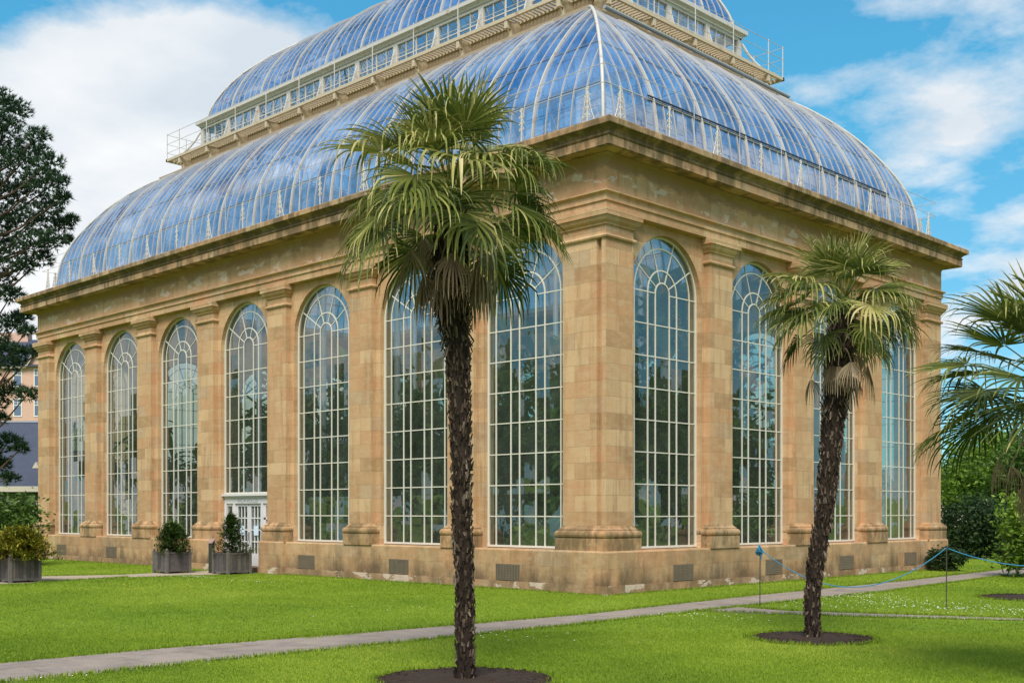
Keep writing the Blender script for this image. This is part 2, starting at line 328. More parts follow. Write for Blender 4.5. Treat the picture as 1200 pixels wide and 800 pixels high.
def ground_mat():
    m, nt, b = mat('mown lawn', rough=.9, spec=.15); p = pos(nt)
    n1 = noise_n(nt, p, .22, 7, .65); n2 = noise_n(nt, p, 5.0, 6, .7); n3 = noise_n(nt, p, 60, 3, .7)
    c = ramp_n(nt, n1, [(.35, (.16, .26, .016)), (.65, (.25, .34, .026))])
    c = mixc(nt, ramp_n(nt, n2, [(.35, (.55, .55, .55)), (.6, (0, 0, 0))]), c, (.08, .17, .012))
    c = mixc(nt, ramp_n(nt, n2, [(.62, (0, 0, 0)), (.8, (.5, .5, .5))]), c, (.25, .33, .03))
    c = mixc(nt, ramp_n(nt, n3, [(.35, (.4, .4, .4)), (.6, (0, 0, 0))]), c, (.06, .13, .008))
    nt.links.new(c, b.inputs['Base Color']); bump(nt, b, n3, .8, .03); return m
M['lawn'] = ground_mat()
def paving():
    m, nt, b = mat('stone slab path', rough=.85, spec=.25); p = pos(nt)
    br = nt.nodes.new('ShaderNodeTexBrick'); sw = nt.nodes.new('ShaderNodeMapping'); sw.inputs['Rotation'].default_value = (0, 0, R(90)); nt.links.new(p, sw.inputs[0])
    sw.inputs['Location'].default_value = (.2, 2.3, 0)
    nt.links.new(sw.outputs[0], br.inputs['Vector'])
    br.inputs['Scale'].default_value = 1; br.inputs['Brick Width'].default_value = 1.25; br.inputs['Row Height'].default_value = .86; br.inputs['Mortar Size'].default_value = .010
    br.inputs['Color1'].default_value = (.31, .265, .22, 1); br.inputs['Color2'].default_value = (.23, .20, .175, 1); br.inputs['Mortar'].default_value = (.10, .08, .065, 1)
    n = noise_n(nt, p, 2.2, 8, .65); n3 = noise_n(nt, p, 40, 4, .7)
    c = mixc(nt, ramp_n(nt, n, [(.38, (0, 0, 0)), (.62, (.8, .8, .8))]), br.outputs['Color'], (.36, .295, .24))
    c = mixc(nt, ramp_n(nt, noise_n(nt, p, .9, 8, .7), [(.52, (0, 0, 0)), (.66, (.6, .6, .6))]), c, (.15, .13, .10))
    c = mixc(nt, ramp_n(nt, n3, [(.35, (.5, .5, .5)), (.6, (0, 0, 0))]), c, (.15, .12, .10))
    nt.links.new(c, b.inputs['Base Color']); bump(nt, b, n3, .3, .01); return m
M['paving'] = paving()
M['gravel'] = vari('gravel', [(0, (.25, .20, .14)), (1, (.50, .43, .33))], .9, 30)

# ------------------------------------------------------------------ ground and paths
mb = MB(); mb.add([(-500, -300, 0), (300, -300, 0), (300, 600, 0), (-500, 600, 0)], [(0, 1, 2, 3)])
tag(mb.build('ground', M['lawn'], fixn=False), kind='structure')
def sheet(name, pts, z, m, kind='structure'):
    mb = MB(); mb.add([(x, y, z) for x, y in pts], [tuple(range(len(pts)))]); o = mb.build(name, m, fixn=False); tag(o, kind=kind); return o
PX0, PX1 = 2.3, 4.0
sheet('path', [(PX0 - .1, -34), (PX1 - .2, -34), (PX1 + .1, -6), (3.96, 0), (3.95, 5), (3.2, 14.3), (2.6, 26), (-2, 40), (-4, 40), (.8, 26), (1.65, 17.7), (2.25, 10), (2.45, 2), (2.9, -4), (2.75, -7), (2.3, -12)], .004, M['paving'])
sheet('side_path', [(3.9, -.75), (5.2, -.85), (6.4, -.42), (8.92, .64), (13, 2.5), (20, 5), (20, 4.6), (13, 2.05), (9.0, .12), (6.6, -1.12), (4.9, -1.85), (3.9, -2.1)], .008, M['paving'])
sheet('gravel_path', [(-13.2, -12), (-13.63, -6.89), (-14.22, -4.07), (-13.75, -1.5), (-13.6, -.12), (-16.1, -.12), (-15.9, -1.8), (-15.6, -3.42), (-16.5, -5.67), (-17.4, -12)], .004, M['gravel'])
def soil_bed(name, cx, cy, rx, seed, label):
    mb = MB(); rnd = random.Random(seed); n = 40
    rings = []
    for j, (t, h) in enumerate(((1, .004), (.95, .012), (.6, .02), (.2, .03))):
        rings.append([(cx + rx * t * math.cos(6.2832 * k / n) * (1 + rnd.uniform(-.02, .02)), cy + rx * t * math.sin(6.2832 * k / n) * (1 + rnd.uniform(-.02, .02)), h + rnd.uniform(0, .01) * (j > 0)) for k in range(n)])
    vs = [p for r_ in rings for p in r_]; fs = []
    for j in range(3):
        for k in range(n): fs.append((j * n + k, j * n + (k + 1) % n, (j + 1) * n + (k + 1) % n, (j + 1) * n + k))
    fs.append(tuple(3 * n + k for k in range(n))); mb.add(vs, fs, .3)
    for _ in range(900):
        a = rnd.uniform(0, 6.283); q = rx * math.sqrt(rnd.random()) * .95; s = rnd.uniform(.006, .018)
        x, y = cx + q * math.cos(a), cy + q * math.sin(a)
        mb.box(ID, (x - s, y - s * .8, .005), (x + s, y + s, .018 + s * rnd.uniform(.3, 1)), rnd.random())
    return tag(mb.build(name, M['soil']), kind='structure')
BEDS = [(7.42, -11.25, 1.02), (7.95, -4.8, .92), (7.1, 5.7, 1.1)]
for i, (x, y, r_) in enumerate(BEDS): soil_bed('soil_bed', x, y, r_, i, '')

# ------------------------------------------------------------------ the palm house
LN, WD = 29.66, 16.98
def FA(u, n, z): return (-u, -n, z)                # long front seen on the left
def FB(u, n, z): return (n, u, z)                  # short front seen on the right
def FC(u, n, z): return (-u, WD + n, z)            # long back
def FD(u, n, z): return (-LN - n, u, z)            # far short end
house = tag(empty('palm_house', (-LN / 2, WD / 2, 0)), 'large sandstone Victorian palm house with tall arched windows and a two-tier curved blue glass roof', 'glasshouse')
class HouseProxy: pass
HOFF = Vector((LN / 2, -WD / 2, 0))
def hb(mb, name, m, parent=None, smooth=False, fixn=True):
    """build a part of the house whose vertices are in world coordinates"""
    off = HOFF
    mb.v = [(v[0] + off.x, v[1] + off.y, v[2]) for v in mb.v]
    return mb.build(name, m, parent or house, smooth, fixn)
ZS, ZSP, HA = .97, 7.06, 1.37                       # sill, springing, half width of a window
CA = [4.763 + 4.058 * (k - .5) for k in range(7)]   # window centres on the long sides
CA = [c + .0 for c in CA]
CB = [4.49 + 3.982 * (k - .5) for k in range(4)]
PA = [4.763 + 4.058 * k for k in range(6)]; PB = [4.49 + 3.982 * k for k in range(3)]
FACES = [('A', FA, LN, CA, PA), ('B', FB, WD, CB, PB), ('C', FC, LN, CA, PA), ('D', FD, WD, CB, PB)]
NARC = 28
def arc_pts(c, r, a0=0, a1=math.pi, n=NARC):
    return [(c + r * math.cos(a0 + (a1 - a0) * i / n), ZSP + r * math.sin(a0 + (a1 - a0) * i / n)) for i in range(n + 1)]
DOOR = ('A', 3)
def wall(tagc, F, Lf, C):
    mb = MB(); n0, n1 = -.18, -.55; zt = 8.9
    edges = [.18] + [(C[i] + C[i + 1]) / 2 for i in range(len(C) - 1)] + [Lf - .18]
    for i, c in enumerate(C):
        zs = 0.0 if (tagc, i) == DOOR else ZS
        for n, fl in ((n0, 0), (n1, 1)):
            q = lambda pts: mb.add([F(u, n, z) for u, z in pts], [tuple(range(len(pts)))] if not fl else [tuple(range(len(pts)))[::-1]])
            q([(edges[i], 0), (c - HA, 0), (c - HA, ZSP), (edges[i], ZSP)])
            q([(c + HA, 0), (edges[i + 1], 0), (edges[i + 1], ZSP), (c + HA, ZSP)])
            if zs: q([(c - HA, 0), (c + HA, 0), (c + HA, zs), (c - HA, zs)])
            q([(edges[i], ZSP), (c - HA, ZSP), (c - HA, zt), (edges[i], zt)])
            q([(c + HA, ZSP), (edges[i + 1], ZSP), (edges[i + 1], zt), (c + HA, zt)])
            ap = arc_pts(c, HA)
            for k in range(NARC):
                (u0, z0), (u1, z1) = ap[k], ap[k + 1]
                q([(u0, z0), (u0, zt), (u1, zt), (u1, z1)])
        loop = [(c + HA, zs)] + arc_pts(c, HA) + [(c - HA, zs)]
        for k in range(len(loop) - 1):
            (u0, z0), (u1, z1) = loop[k], loop[k + 1]
            mb.add([F(u0, n0, z0), F(u1, n0, z1), F(u1, n1, z1), F(u0, n1, z0)], [(0, 1, 2, 3)])
        if zs: mb.add([F(c - HA, n0, zs), F(c + HA, n0, zs), F(c + HA, n1, zs), F(c - HA, n1, zs)], [(0, 1, 2, 3)])
    return hb(mb, 'wall', M['stone'], fixn=False)

def sweep_rect(mb, F, u0, u1, n0, n1, prof, cap0=True, cap1=True, c=.5):
    rings = []
    for o, z in prof:
        rings.append([F(u0 - o, n0, z), F(u1 + o, n0, z), F(u1 + o, n1 + o, z), F(u0 - o, n1 + o, z)])
    vs = [p for r_ in rings for p in r_]; fs = []
    for i in range(len(prof) - 1):
        for k in range(4): fs.append((i * 4 + k, i * 4 + (k + 1) % 4, (i + 1) * 4 + (k + 1) % 4, (i + 1) * 4 + k))
    if cap0: fs.append((3, 2, 1, 0))
    if cap1: j = (len(prof) - 1) * 4; fs.append((j, j + 1, j + 2, j + 3))
    mb.add(vs, fs, c)
BASE = [(.13, .95), (.13, 1.25), (.10, 1.255), (.115, 1.265), (.135, 1.29), (.145, 1.33), (.14, 1.37), (.12, 1.405), (.10, 1.42), (.075, 1.425), (.075, 1.455), (.05, 1.47), (.02, 1.50), (.0, 1.54)]
CAPT = [(.0, 7.98), (.045, 7.985), (.06, 8.02), (.045, 8.06), (.0, 8.075), (.0, 8.27), (.04, 8.275), (.04, 8.315), (.055, 8.325), (.10, 8.365), (.125, 8.42), (.13, 8.45), (.16, 8.455), (.16, 8.54), (.165, 8.545), (.165, 8.605)]
def pilaster(F, u0, u1, n1=0.0, n0=-.4):
    mb = MB(); sweep_rect(mb, F, u0, u1, n0, n1, [(0, 1.54), (0, 7.98)], False, False)
    sh = hb(mb, 'pilaster', M['stone'])
    mb = MB(); sweep_rect(mb, F, u0, u1, -.4, n1, BASE, True, False)
    mb.v = [(v[0] + HOFF.x, v[1] + HOFF.y, v[2]) for v in mb.v]; mb.build('pilaster_base', M['stone_base'], sh)
    mb = MB(); sweep_rect(mb, F, u0, u1, -.4, n1, CAPT, False, True)
    mb.v = [(v[0] + HOFF.x, v[1] + HOFF.y, v[2]) for v in mb.v]; mb.build('capital', M['stone'], sh)
for nm, F, Lf, C, P in FACES:
    wall(nm, F, Lf, C)
    alt = nm in 'BD'; n1 = -.003 if alt else 0.0; e = .003 if alt else 0
    for p in P: pilaster(F, p - .49, p + .49, n1)
    lo = .27 if nm == 'A' else 0.0
    pilaster(F, lo + e, (1.295 if not alt else .983), n1, -.13 if nm == 'B' else -.4)
    hi = Lf - e
    if nm == 'C': lo2 = 0
    pilaster(F, Lf - 1.03, hi - (.0), n1)
mb = MB(); mb.box(ID, (-.45, .12, .9), (-.12, .45, 8.9)); hb(mb, 'corner_block', M['stone'])

# plinth
def plinth_piece(mb, F, u0, u1, n=.10, top=ZS):
    mb_prof = [(u0, u1)]
    mb.add([F(u0, -.17, .0), F(u1, -.17, .0), F(u1, n, .0), F(u0, n, .0), F(u0, -.17, top), F(u1, -.17, top), F(u1, n - .03, top), F(u0, n - .03, top), F(u0, n, top - .035), F(u1, n, top - .035)],
           [(3, 2, 9, 8), (8, 9, 6, 7), (7, 6, 5, 4), (0, 3, 8, 7, 4), (1, 5, 6, 9, 2), (0, 1, 2, 3)])
DC = CA[3]
mb = MB()
for nm, F, Lf, C, P in FACES:
    zt = {'A': ZS, 'B': ZS - .002, 'C': ZS, 'D': ZS - .002}[nm]
    if nm == 'A':
        plinth_piece(mb, F, .2, DC - 1.42); plinth_piece(mb, F, DC + 1.42, Lf - .2)
        for s in (-1, 1):   # the projecting blocks either side of the door
            a, b = sorted((DC + s * 1.36, DC + s * 2.62)); plinth_piece(mb, F, a, b, .19, ZS + .004)
    else: plinth_piece(mb, F, .2, Lf - .2, .10, zt)
for (x0, x1, y0, y1) in ((-1.42, .17, -.17, 1.12), (-LN - .17, -LN + 1.1, -.17, 1.1), (-1.1, .17, WD - 1.1, WD + .17), (-LN - .17, -LN + 1.1, WD - 1.1, WD + .17)):
    z = ZS + .006
    mb.add([(x0, y0, 0), (x1, y0, 0), (x1, y1, 0), (x0, y1, 0), (x0, y0, z - .04), (x1, y0, z - .04), (x1, y1, z - .04), (x0, y1, z - .04),
            (x0 + .03, y0 + .03, z), (x1 - .03, y0 + .03, z), (x1 - .03, y1 - .03, z), (x0 + .03, y1 - .03, z)],
           [(0, 1, 5, 4), (1, 2, 6, 5), (2, 3, 7, 6), (3, 0, 4, 7), (4, 5, 9, 8), (5, 6, 10, 9), (6, 7, 11, 10), (7, 4, 8, 11), (8, 9, 10, 11)])
hb(mb, 'plinth', M['stone_plinth'])
mb = MB()
for nm, F, Lf, C, P in FACES:
    top = .195 if nm in 'AC' else .192; nn = .125
    segs = [(.15, DC - 1.42), (DC + 1.42, Lf - .15)] if nm == 'A' else [(.15, Lf - .15)]
    for a, b in segs: mb.box(F, (a, .05, 0), (b, nn, top))
    if nm == 'A':
        for s in (-1, 1):
            a, b = sorted((DC + s * 1.345, DC + s * 2.64)); mb.box(F, (a, .05, 0), (b, .212, .2))
for (x0, x1, y0, y1) in ((-1.44, .19, -.19, 1.14), (-LN - .19, -LN + 1.12, -.19, 1.12), (-1.12, .19, WD - 1.12, WD + .19), (-LN - .19, -LN + 1.12, WD - 1.12, WD + .19)):
    mb.box(ID, (x0, y0, 0), (x1, y1, .205))
hb(mb, 'base_course', M['stone_course'])

# entablature and cornice: profiles swept round the four sides
def ring_sweep(mb, prof, close=False):
    rings = [[(n, -n, z), (n, WD + n, z), (-LN - n, WD + n, z), (-LN - n, -n, z)] for n, z in prof]
    vs = [p for r_ in rings for p in r_]; fs = []
    for i in range(len(prof) - 1):
        for k in range(4): fs.append((i * 4 + k, i * 4 + (k + 1) % 4, (i + 1) * 4 + (k + 1) % 4, (i + 1) * 4 + k))
    if close:
        i = len(prof) - 1
        for k in range(4): fs.append((i * 4 + k, i * 4 + (k + 1) % 4, (k + 1) % 4, k))
    mb.add(vs, fs)
mb = MB(); ring_sweep(mb, [(-.5, 8.608), (.015, 8.608), (.015, 8.80), (.05, 8.803), (.05, 8.955), (.065, 8.96), (.085, 8.975), (.12, 8.99), (.12, 9.025), (.02, 9.05), (-.5, 9.05)], True); hb(mb, 'architrave', M['stone'])
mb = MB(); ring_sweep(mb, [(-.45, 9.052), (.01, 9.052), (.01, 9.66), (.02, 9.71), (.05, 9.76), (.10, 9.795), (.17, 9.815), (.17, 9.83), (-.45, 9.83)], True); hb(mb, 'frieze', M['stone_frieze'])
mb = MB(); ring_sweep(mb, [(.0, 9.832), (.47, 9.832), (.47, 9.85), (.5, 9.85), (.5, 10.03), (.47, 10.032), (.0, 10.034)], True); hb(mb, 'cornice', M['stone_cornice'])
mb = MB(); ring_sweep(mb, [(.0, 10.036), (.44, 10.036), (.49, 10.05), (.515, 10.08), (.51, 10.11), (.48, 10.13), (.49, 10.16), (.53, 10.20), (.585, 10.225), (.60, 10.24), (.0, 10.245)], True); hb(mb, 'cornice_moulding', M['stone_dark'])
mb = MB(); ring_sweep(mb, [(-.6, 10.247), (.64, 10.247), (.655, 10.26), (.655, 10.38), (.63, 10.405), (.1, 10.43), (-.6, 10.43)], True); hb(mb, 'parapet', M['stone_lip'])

# windows
def bar(mb, F, c, n, pts, w, d):
    """a flat glazing bar following pts (u,z) in the window plane"""
    k = len(pts); vs = []
    for i, (u, z) in enumerate(pts):
        a = pts[max(i - 1, 0)]; b = pts[min(i + 1, k - 1)]
        du, dz = b[0] - a[0], b[1] - a[1]; l = math.hypot(du, dz); pu, pz = -dz / l * w / 2, du / l * w / 2
        for (s, nn) in ((-1, n - d / 2), (1, n - d / 2), (1, n + d / 2), (-1, n + d / 2)): vs.append(F(u + s * pu, nn, z + s * pz))
    fs = []
    for i in range(k - 1):
        for j in range(4): fs.append((i * 4 + j, i * 4 + (j + 1) % 4, (i + 1) * 4 + (j + 1) % 4, (i + 1) * 4 + j))
    fs += [(3, 2, 1, 0), (4 * k - 4, 4 * k - 3, 4 * k - 2, 4 * k - 1)]
    mb.add(vs, fs)
NW = -.34
SPC = (ZSP - .985) / 8
def window(nm, F, idx, c):
    door = (nm, idx) == DOOR
    zb = 2.42 if door else .985
    fr = MB(); a = HA - .03
    loop = [(c + a, zb)] + arc_pts(c, a) + [(c - a, zb)]
    bar(fr, F, c, NW, loop, .052, .06)
    bar(fr, F, c, NW, [(c - a - .02, zb + .03), (c + a + .02, zb + .03)], .05, .09)
    w = .034; n1, n2, n3 = NW + .001, NW - .001, NW + .003
    for r_ in (.79 * HA, .415 * HA, .2 * HA):
        bar(fr, F, c, n1, [(c + r_, zb)] + arc_pts(c, r_, n=20) + [(c - r_, zb)], w, .030)
    for deg in (32, 70, 110, 148):
        t = R(deg); bar(fr, F, c, n2, [(c + .2 * HA * math.cos(t), ZSP + .2 * HA * math.sin(t)), (c + a * math.cos(t), ZSP + a * math.sin(t))], .026, .026)
    for k in range(8, 0, -1):
        z = .985 + SPC * k
        if z < zb + .2: continue
        if k == 8:
            for s in (-1, 1): bar(fr, F, c, n3, [(c + s * a, z), (c + s * .2 * HA, z)][::s], .026, .024)
        else: bar(fr, F, c, n3, [(c - a, z), (c + a, z)], .026, .024)
    o = hb(fr, 'window', M['white'])
    g = MB(); lp = [(c + a, zb)] + arc_pts(c, a) + [(c - a, zb)]
    g.add([F(u, NW, z) for u, z in lp], [tuple(range(len(lp)))])
    g.v = [(v[0] + HOFF.x, v[1] + HOFF.y, v[2]) for v in g.v]; g.build('pane', M['glass'], o, fixn=False)
    return o
for nm, F, Lf, C, P in FACES:
    for i, c in enumerate(C): window(nm, F, i, c)

# entrance
def hsub(mb, name, m, parent): 
    mb.v = [(v[0] + HOFF.x, v[1] + HOFF.y, v[2]) for v in mb.v]; return mb.build(name, m, parent)
mb = MB(); c = DC; F = FA
mb.box(F, (c - HA + .01, -.42, 2.30), (c + HA - .01, -.27, 2.42)); mb.box(F, (c - HA - .02, -.42, 2.36), (c + HA + .02, -.20, 2.415))
mb.box(F, (c - HA + .01, -.42, 2.12), (c + HA - .01, -.30, 2.30))
for s in (-1, 1):
    for (a0, a1) in ((.74, .84), (1.24, 1.36)):
        u0, u1 = sorted((c + s * a0, c + s * a1)); mb.box(F, (u0, -.42, .16), (u1, -.30, 2.12))
    u0, u1 = sorted((c + s * .84, c + s * 1.24)); mb.box(F, (u0, -.40, .16), (u1, -.33, .95)); mb.box(F, (u0, -.40, 1.62), (u1, -.34, 1.68)); mb.box(F, (u0, -.40, 2.04), (u1, -.34, 2.12))
    u0, u1 = sorted((c + s * .84, c + s * .95)); mb.box(F, (u0, -.40, .95), (u1, -.34, 2.04))
frame = hb(mb, 'door_frame', M['white_door'])
mb = MB()
for s in (-1, 1):
    u0, u1 = sorted((c + s * .95, c + s * 1.24)); mb.add([F(u0, -.37, .95), F(u1, -.37, .95), F(u1, -.37, 2.04), F(u0, -.37, 2.04)], [(0, 1, 2, 3)])
hsub(mb, 'sidelight_pane', M['glass'], frame)
cu = bpy.data.curves.new('lettering', 'FONT'); cu.body = 'PALM HOUSE'; cu.size = .17; cu.align_x = 'CENTER'; cu.extrude = .004; cu.space_character = 1.15
tmp = bpy.data.objects.new('lettering', cu); me = bpy.data.meshes.new_from_object(tmp); bpy.data.objects.remove(tmp)
lm, _, _ = mat('grey lettering', (.42, .44, .46), .6); me.materials.append(lm)
lo = bpy.data.objects.new('lettering', me); col.objects.link(lo); lo.parent = frame
lo.rotation_euler = (R(90), 0, 0); lo.location = (-c + HOFF.x, .295 + HOFF.y, 2.15)
for s in (-1, 1):
    mb = MB(); x0, x1 = (c + .012, c + .73) if s > 0 else (c - .73, c - .012)
    mb.box(F, (x0, -.41, .16), (x1, -.35, .55)); mb.box(F, (x0, -.41, 2.03), (x1, -.35, 2.11))
    mb.box(F, (x0, -.41, .55), (x0 + .09, -.35, 2.03)); mb.box(F, (x1 - .09, -.41, .55), (x1, -.35, 2.03))
    wI = (x1 - x0 - .18)
    for k in (1, 2): mb.box(F, (x0 + .09 + wI * k / 3 - .016, -.40, .55), (x0 + .09 + wI * k / 3 + .016, -.36, 2.03))
    for k in (1, 2, 3): z = .55 + 1.48 * k / 4; mb.box(F, (x0 + .09, -.402, z - .018), (x1 - .09, -.358, z + .018))
    d = hb(mb, 'door', M['white_door'])
    mb = MB(); mb.add([F(x0 + .09, -.38, .55), F(x1 - .09, -.38, .55), F(x1 - .09, -.38, 2.03), F(x0 + .09, -.38, 2.03)], [(0, 1, 2, 3)]); hsub(mb, 'pane', M['glass'], d)
    mb = MB(); hx = x0 + .045 if s > 0 else x1 - .045
    mb.tube([F(hx, -.33, .95), F(hx, -.30, .97), F(hx, -.30, 1.2), F(hx, -.33, 1.22)], .012); hsub(mb, 'door_handle', M['dark_metal'], d)
    mb = MB(); q = x0 + .24 if s > 0 else x0 + .2; mb.box(F, (q, -.352, 1.12), (q + .26, -.345, 1.42)); hsub(mb, 'notice', mat('paper notice', (.62, .74, .86), .6)[0], d)
mb = MB(); mb.box(F, (c - 1.35, -.45, .004), (c + 1.35, .05, .15)); hb(mb, 'doorstep', M['stone_plinth'])
# air grilles in the plinth
GR_A = [2.98, 7.05, 11.2, 19.2, 23.2, 27.3]
gm = vari('grille iron', [(0, (.06, .055, .045)), (.5, (.15, .13, .10)), (1, (.24, .19, .13))], .8, 4)
for nm, F, Lf, C, P in FACES:
    us = GR_A if Lf == LN else [2.75, 6.75, 10.6, 14.6]
    for u in us:
        mb = MB(); mb.box(F, (u - .4, .085, .21), (u + .4, .104, .60), .1)
        for k in range(16): x = u - .39 + k * .052; mb.box(F, (x - .008, .10, .215), (x + .008, .118, .595), .9)
        for k in range(8): z = .23 + k * .049; mb.box(F, (u - .39, .10, z - .006), (u + .39, .115, z + .006), .6)
        hb(mb, 'air_grille', gm)
mb = MB(); mb.add([(-LN + .4, .4, .02), (-.4, .4, .02), (-.4, WD - .4, .02), (-LN + .4, WD - .4, .02)], [(0, 1, 2, 3)])
hb(mb, 'floor', mat('glasshouse floor', (.09, .09, .07), .9)[0], fixn=False)

# ---- glass roofs
def catmull(P, n=5):
    out_ = []
    for i in range(len(P) - 1):
        p0, p1, p2, p3 = P[max(i - 1, 0)], P[i], P[i + 1], P[min(i + 2, len(P) - 1)]
        for k in range(n):
            t = k / n
            out_.append(tuple(.5 * ((2 * p1[j]) + (-p0[j] + p2[j]) * t + (2 * p0[j] - 5 * p1[j] + 4 * p2[j] - p3[j]) * t * t + (-p0[j] + 3 * p1[j] - 3 * p2[j] + p3[j]) * t ** 3) for j in (0, 1)))
    out_.append(P[-1]); return out_
LOW = catmull([(.50, 10.43), (.52, 10.9), (.56, 11.3), (.65, 11.8), (.82, 12.28), (1.06, 12.76), (1.36, 13.22), (1.72, 13.70), (2.1, 14.13), (2.5, 14.50), (2.9, 14.82), (3.2, 15.03), (3.5, 15.20)], 3)
UPP = catmull([(4.78, 17.5), (4.85, 17.85), (4.98, 18.2), (5.26, 18.72), (5.6, 19.18), (6.0, 19.62), (6.65, 20.17), (7.26, 20.58), (8.0, 20.98), (8.49, 21.12)], 4)
def normal2(prof, i):
    a = prof[max(i - 1, 0)]; b = prof[min(i + 1, len(prof) - 1)]; dx, dz = b[0] - a[0], b[1] - a[1]; l = math.hypot(dx, dz)
    return (-dz / l, dx / l)        # outward: away from the building (smaller d) and up
def cut(prof, dmax):
    """profile up to depth dmax"""
    o = [prof[0]]
    for i in range(1, len(prof)):
        if prof[i][0] >= dmax:
            a, b = prof[i - 1], prof[i]; t = (dmax - a[0]) / max(b[0] - a[0], 1e-6); o.append((dmax, a[1] + (b[1] - a[1]) * t)); return o
        o.append(prof[i])
    return o
def roof_rib(mb, F, u, prof, w, h, lift=0.0):
    vs = []; k = len(prof)
    for i, (d, z) in enumerate(prof):
        nx, nz = normal2(prof, i)
        for (su, sh) in ((-1, lift - h * .3), (1, lift - h * .3), (1, lift + h * .7), (-1, lift + h * .7)):
            vs.append(F(u + su * w / 2, -(d + nx * sh), z + nz * sh))
    fs = []
    for i in range(k - 1):
        for j in range(4): fs.append((i * 4 + j, i * 4 + (j + 1) % 4, (i + 1) * 4 + (j + 1) % 4, (i + 1) * 4 + j))
    fs += [(3, 2, 1, 0), (4 * k - 4, 4 * k - 3, 4 * k - 2, 4 * k - 1)]
    mb.add(vs, fs)
def glazing(prof, F, Lf):
    mb = MB(); vs = []; fs = []
    for d, z in prof: vs += [F(d, -d, z), F(Lf - d, -d, z)]
    for i in range(len(prof) - 1): fs.append((2 * i, 2 * i + 1, 2 * i + 3, 2 * i + 2))
    mb.add(vs, fs); return mb
def roof(prof, main_w, main_h, gm_, name):
    top = prof[-1][0]
    for nm, F, Lf, C, P in FACES:
        g = hb(glazing(prof, F, Lf), name, gm_, fixn=False, smooth=True)
        c0 = 14.9 if Lf == LN else 8.49; sp = 2.029 if Lf == LN else 1.99
        bars = MB(); kmax = int(c0 / sp) + 1
        for k in range(-kmax * 5, kmax * 5 + 1):
            u = c0 + k * sp / 5
            lim = min(u, Lf - u)
            if lim < prof[0][0] + .1: continue
            pr = cut(prof, min(top, lim)) if lim < top else prof
            if k % 5 == 0:
                if lim < prof[0][0] + .6: continue
                mb = MB(); roof_rib(mb, F, u, pr, main_w, main_h); hb(mb, 'rib', M['white_rust'])
            else: roof_rib(bars, F, u, pr, .021, .035)
        hsub(bars, 'glazing_bars', M['bar_grey'], g)
        laps = MB()
        acc = 0
        for i in range(1, len(prof) - 1):
            acc += math.hypot(prof[i][0] - prof[i - 1][0], prof[i][1] - prof[i - 1][1])
            if acc > 1.25:
                acc = 0; d, z = prof[i]; nx, nz = normal2(prof, i)
                laps.tube([F(d, -(d + nx * .012), z + nz * .012), F(Lf - d, -(d + nx * .012), z + nz * .012)], .007, 4)
        hsub(laps, 'glass_laps', M['bar_grey'], g)
        # purlins seen through the glass
        pu = MB()
        for f_ in (.3, .55, .8):
            d, z = prof[int(f_ * (len(prof) - 1))]
            pu.tube([F(d + .12, -d - .12, z - .12), F(Lf - d - .12, -d - .12, z - .12)], .03, 5)
        hsub(pu, 'purlins', M['white_rust'], g)
    for (sx, sy, ox, oy) in ((-1, 1, 0, 0), (1, 1, -LN, 0), (-1, -1, 0, WD), (1, -1, -LN, WD)):
        mb = MB(); mb.tube([(ox + sx * d, oy + sy * d, z + .03) for d, z in prof], .045, 8); hb(mb, 'hip_rib', M['white_rust'], smooth=True)
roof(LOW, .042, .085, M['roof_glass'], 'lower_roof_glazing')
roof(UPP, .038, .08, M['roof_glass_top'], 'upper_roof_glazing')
mb = MB(); mb.box(ID, (-LN + 8.3, WD / 2 - .12, 21.05), (-8.3, WD / 2 + .12, 21.22)); hb(mb, 'roof_ridge', M['white_rust'])
mb = MB(); ring_sweep(mb, [(-.36, 10.43), (-.36, 10.50), (-.46, 10.52), (-.46, 10.62), (-.56, 10.62), (-.56, 10.43)], True); hb(mb, 'roof_sill', M['white_rust'])

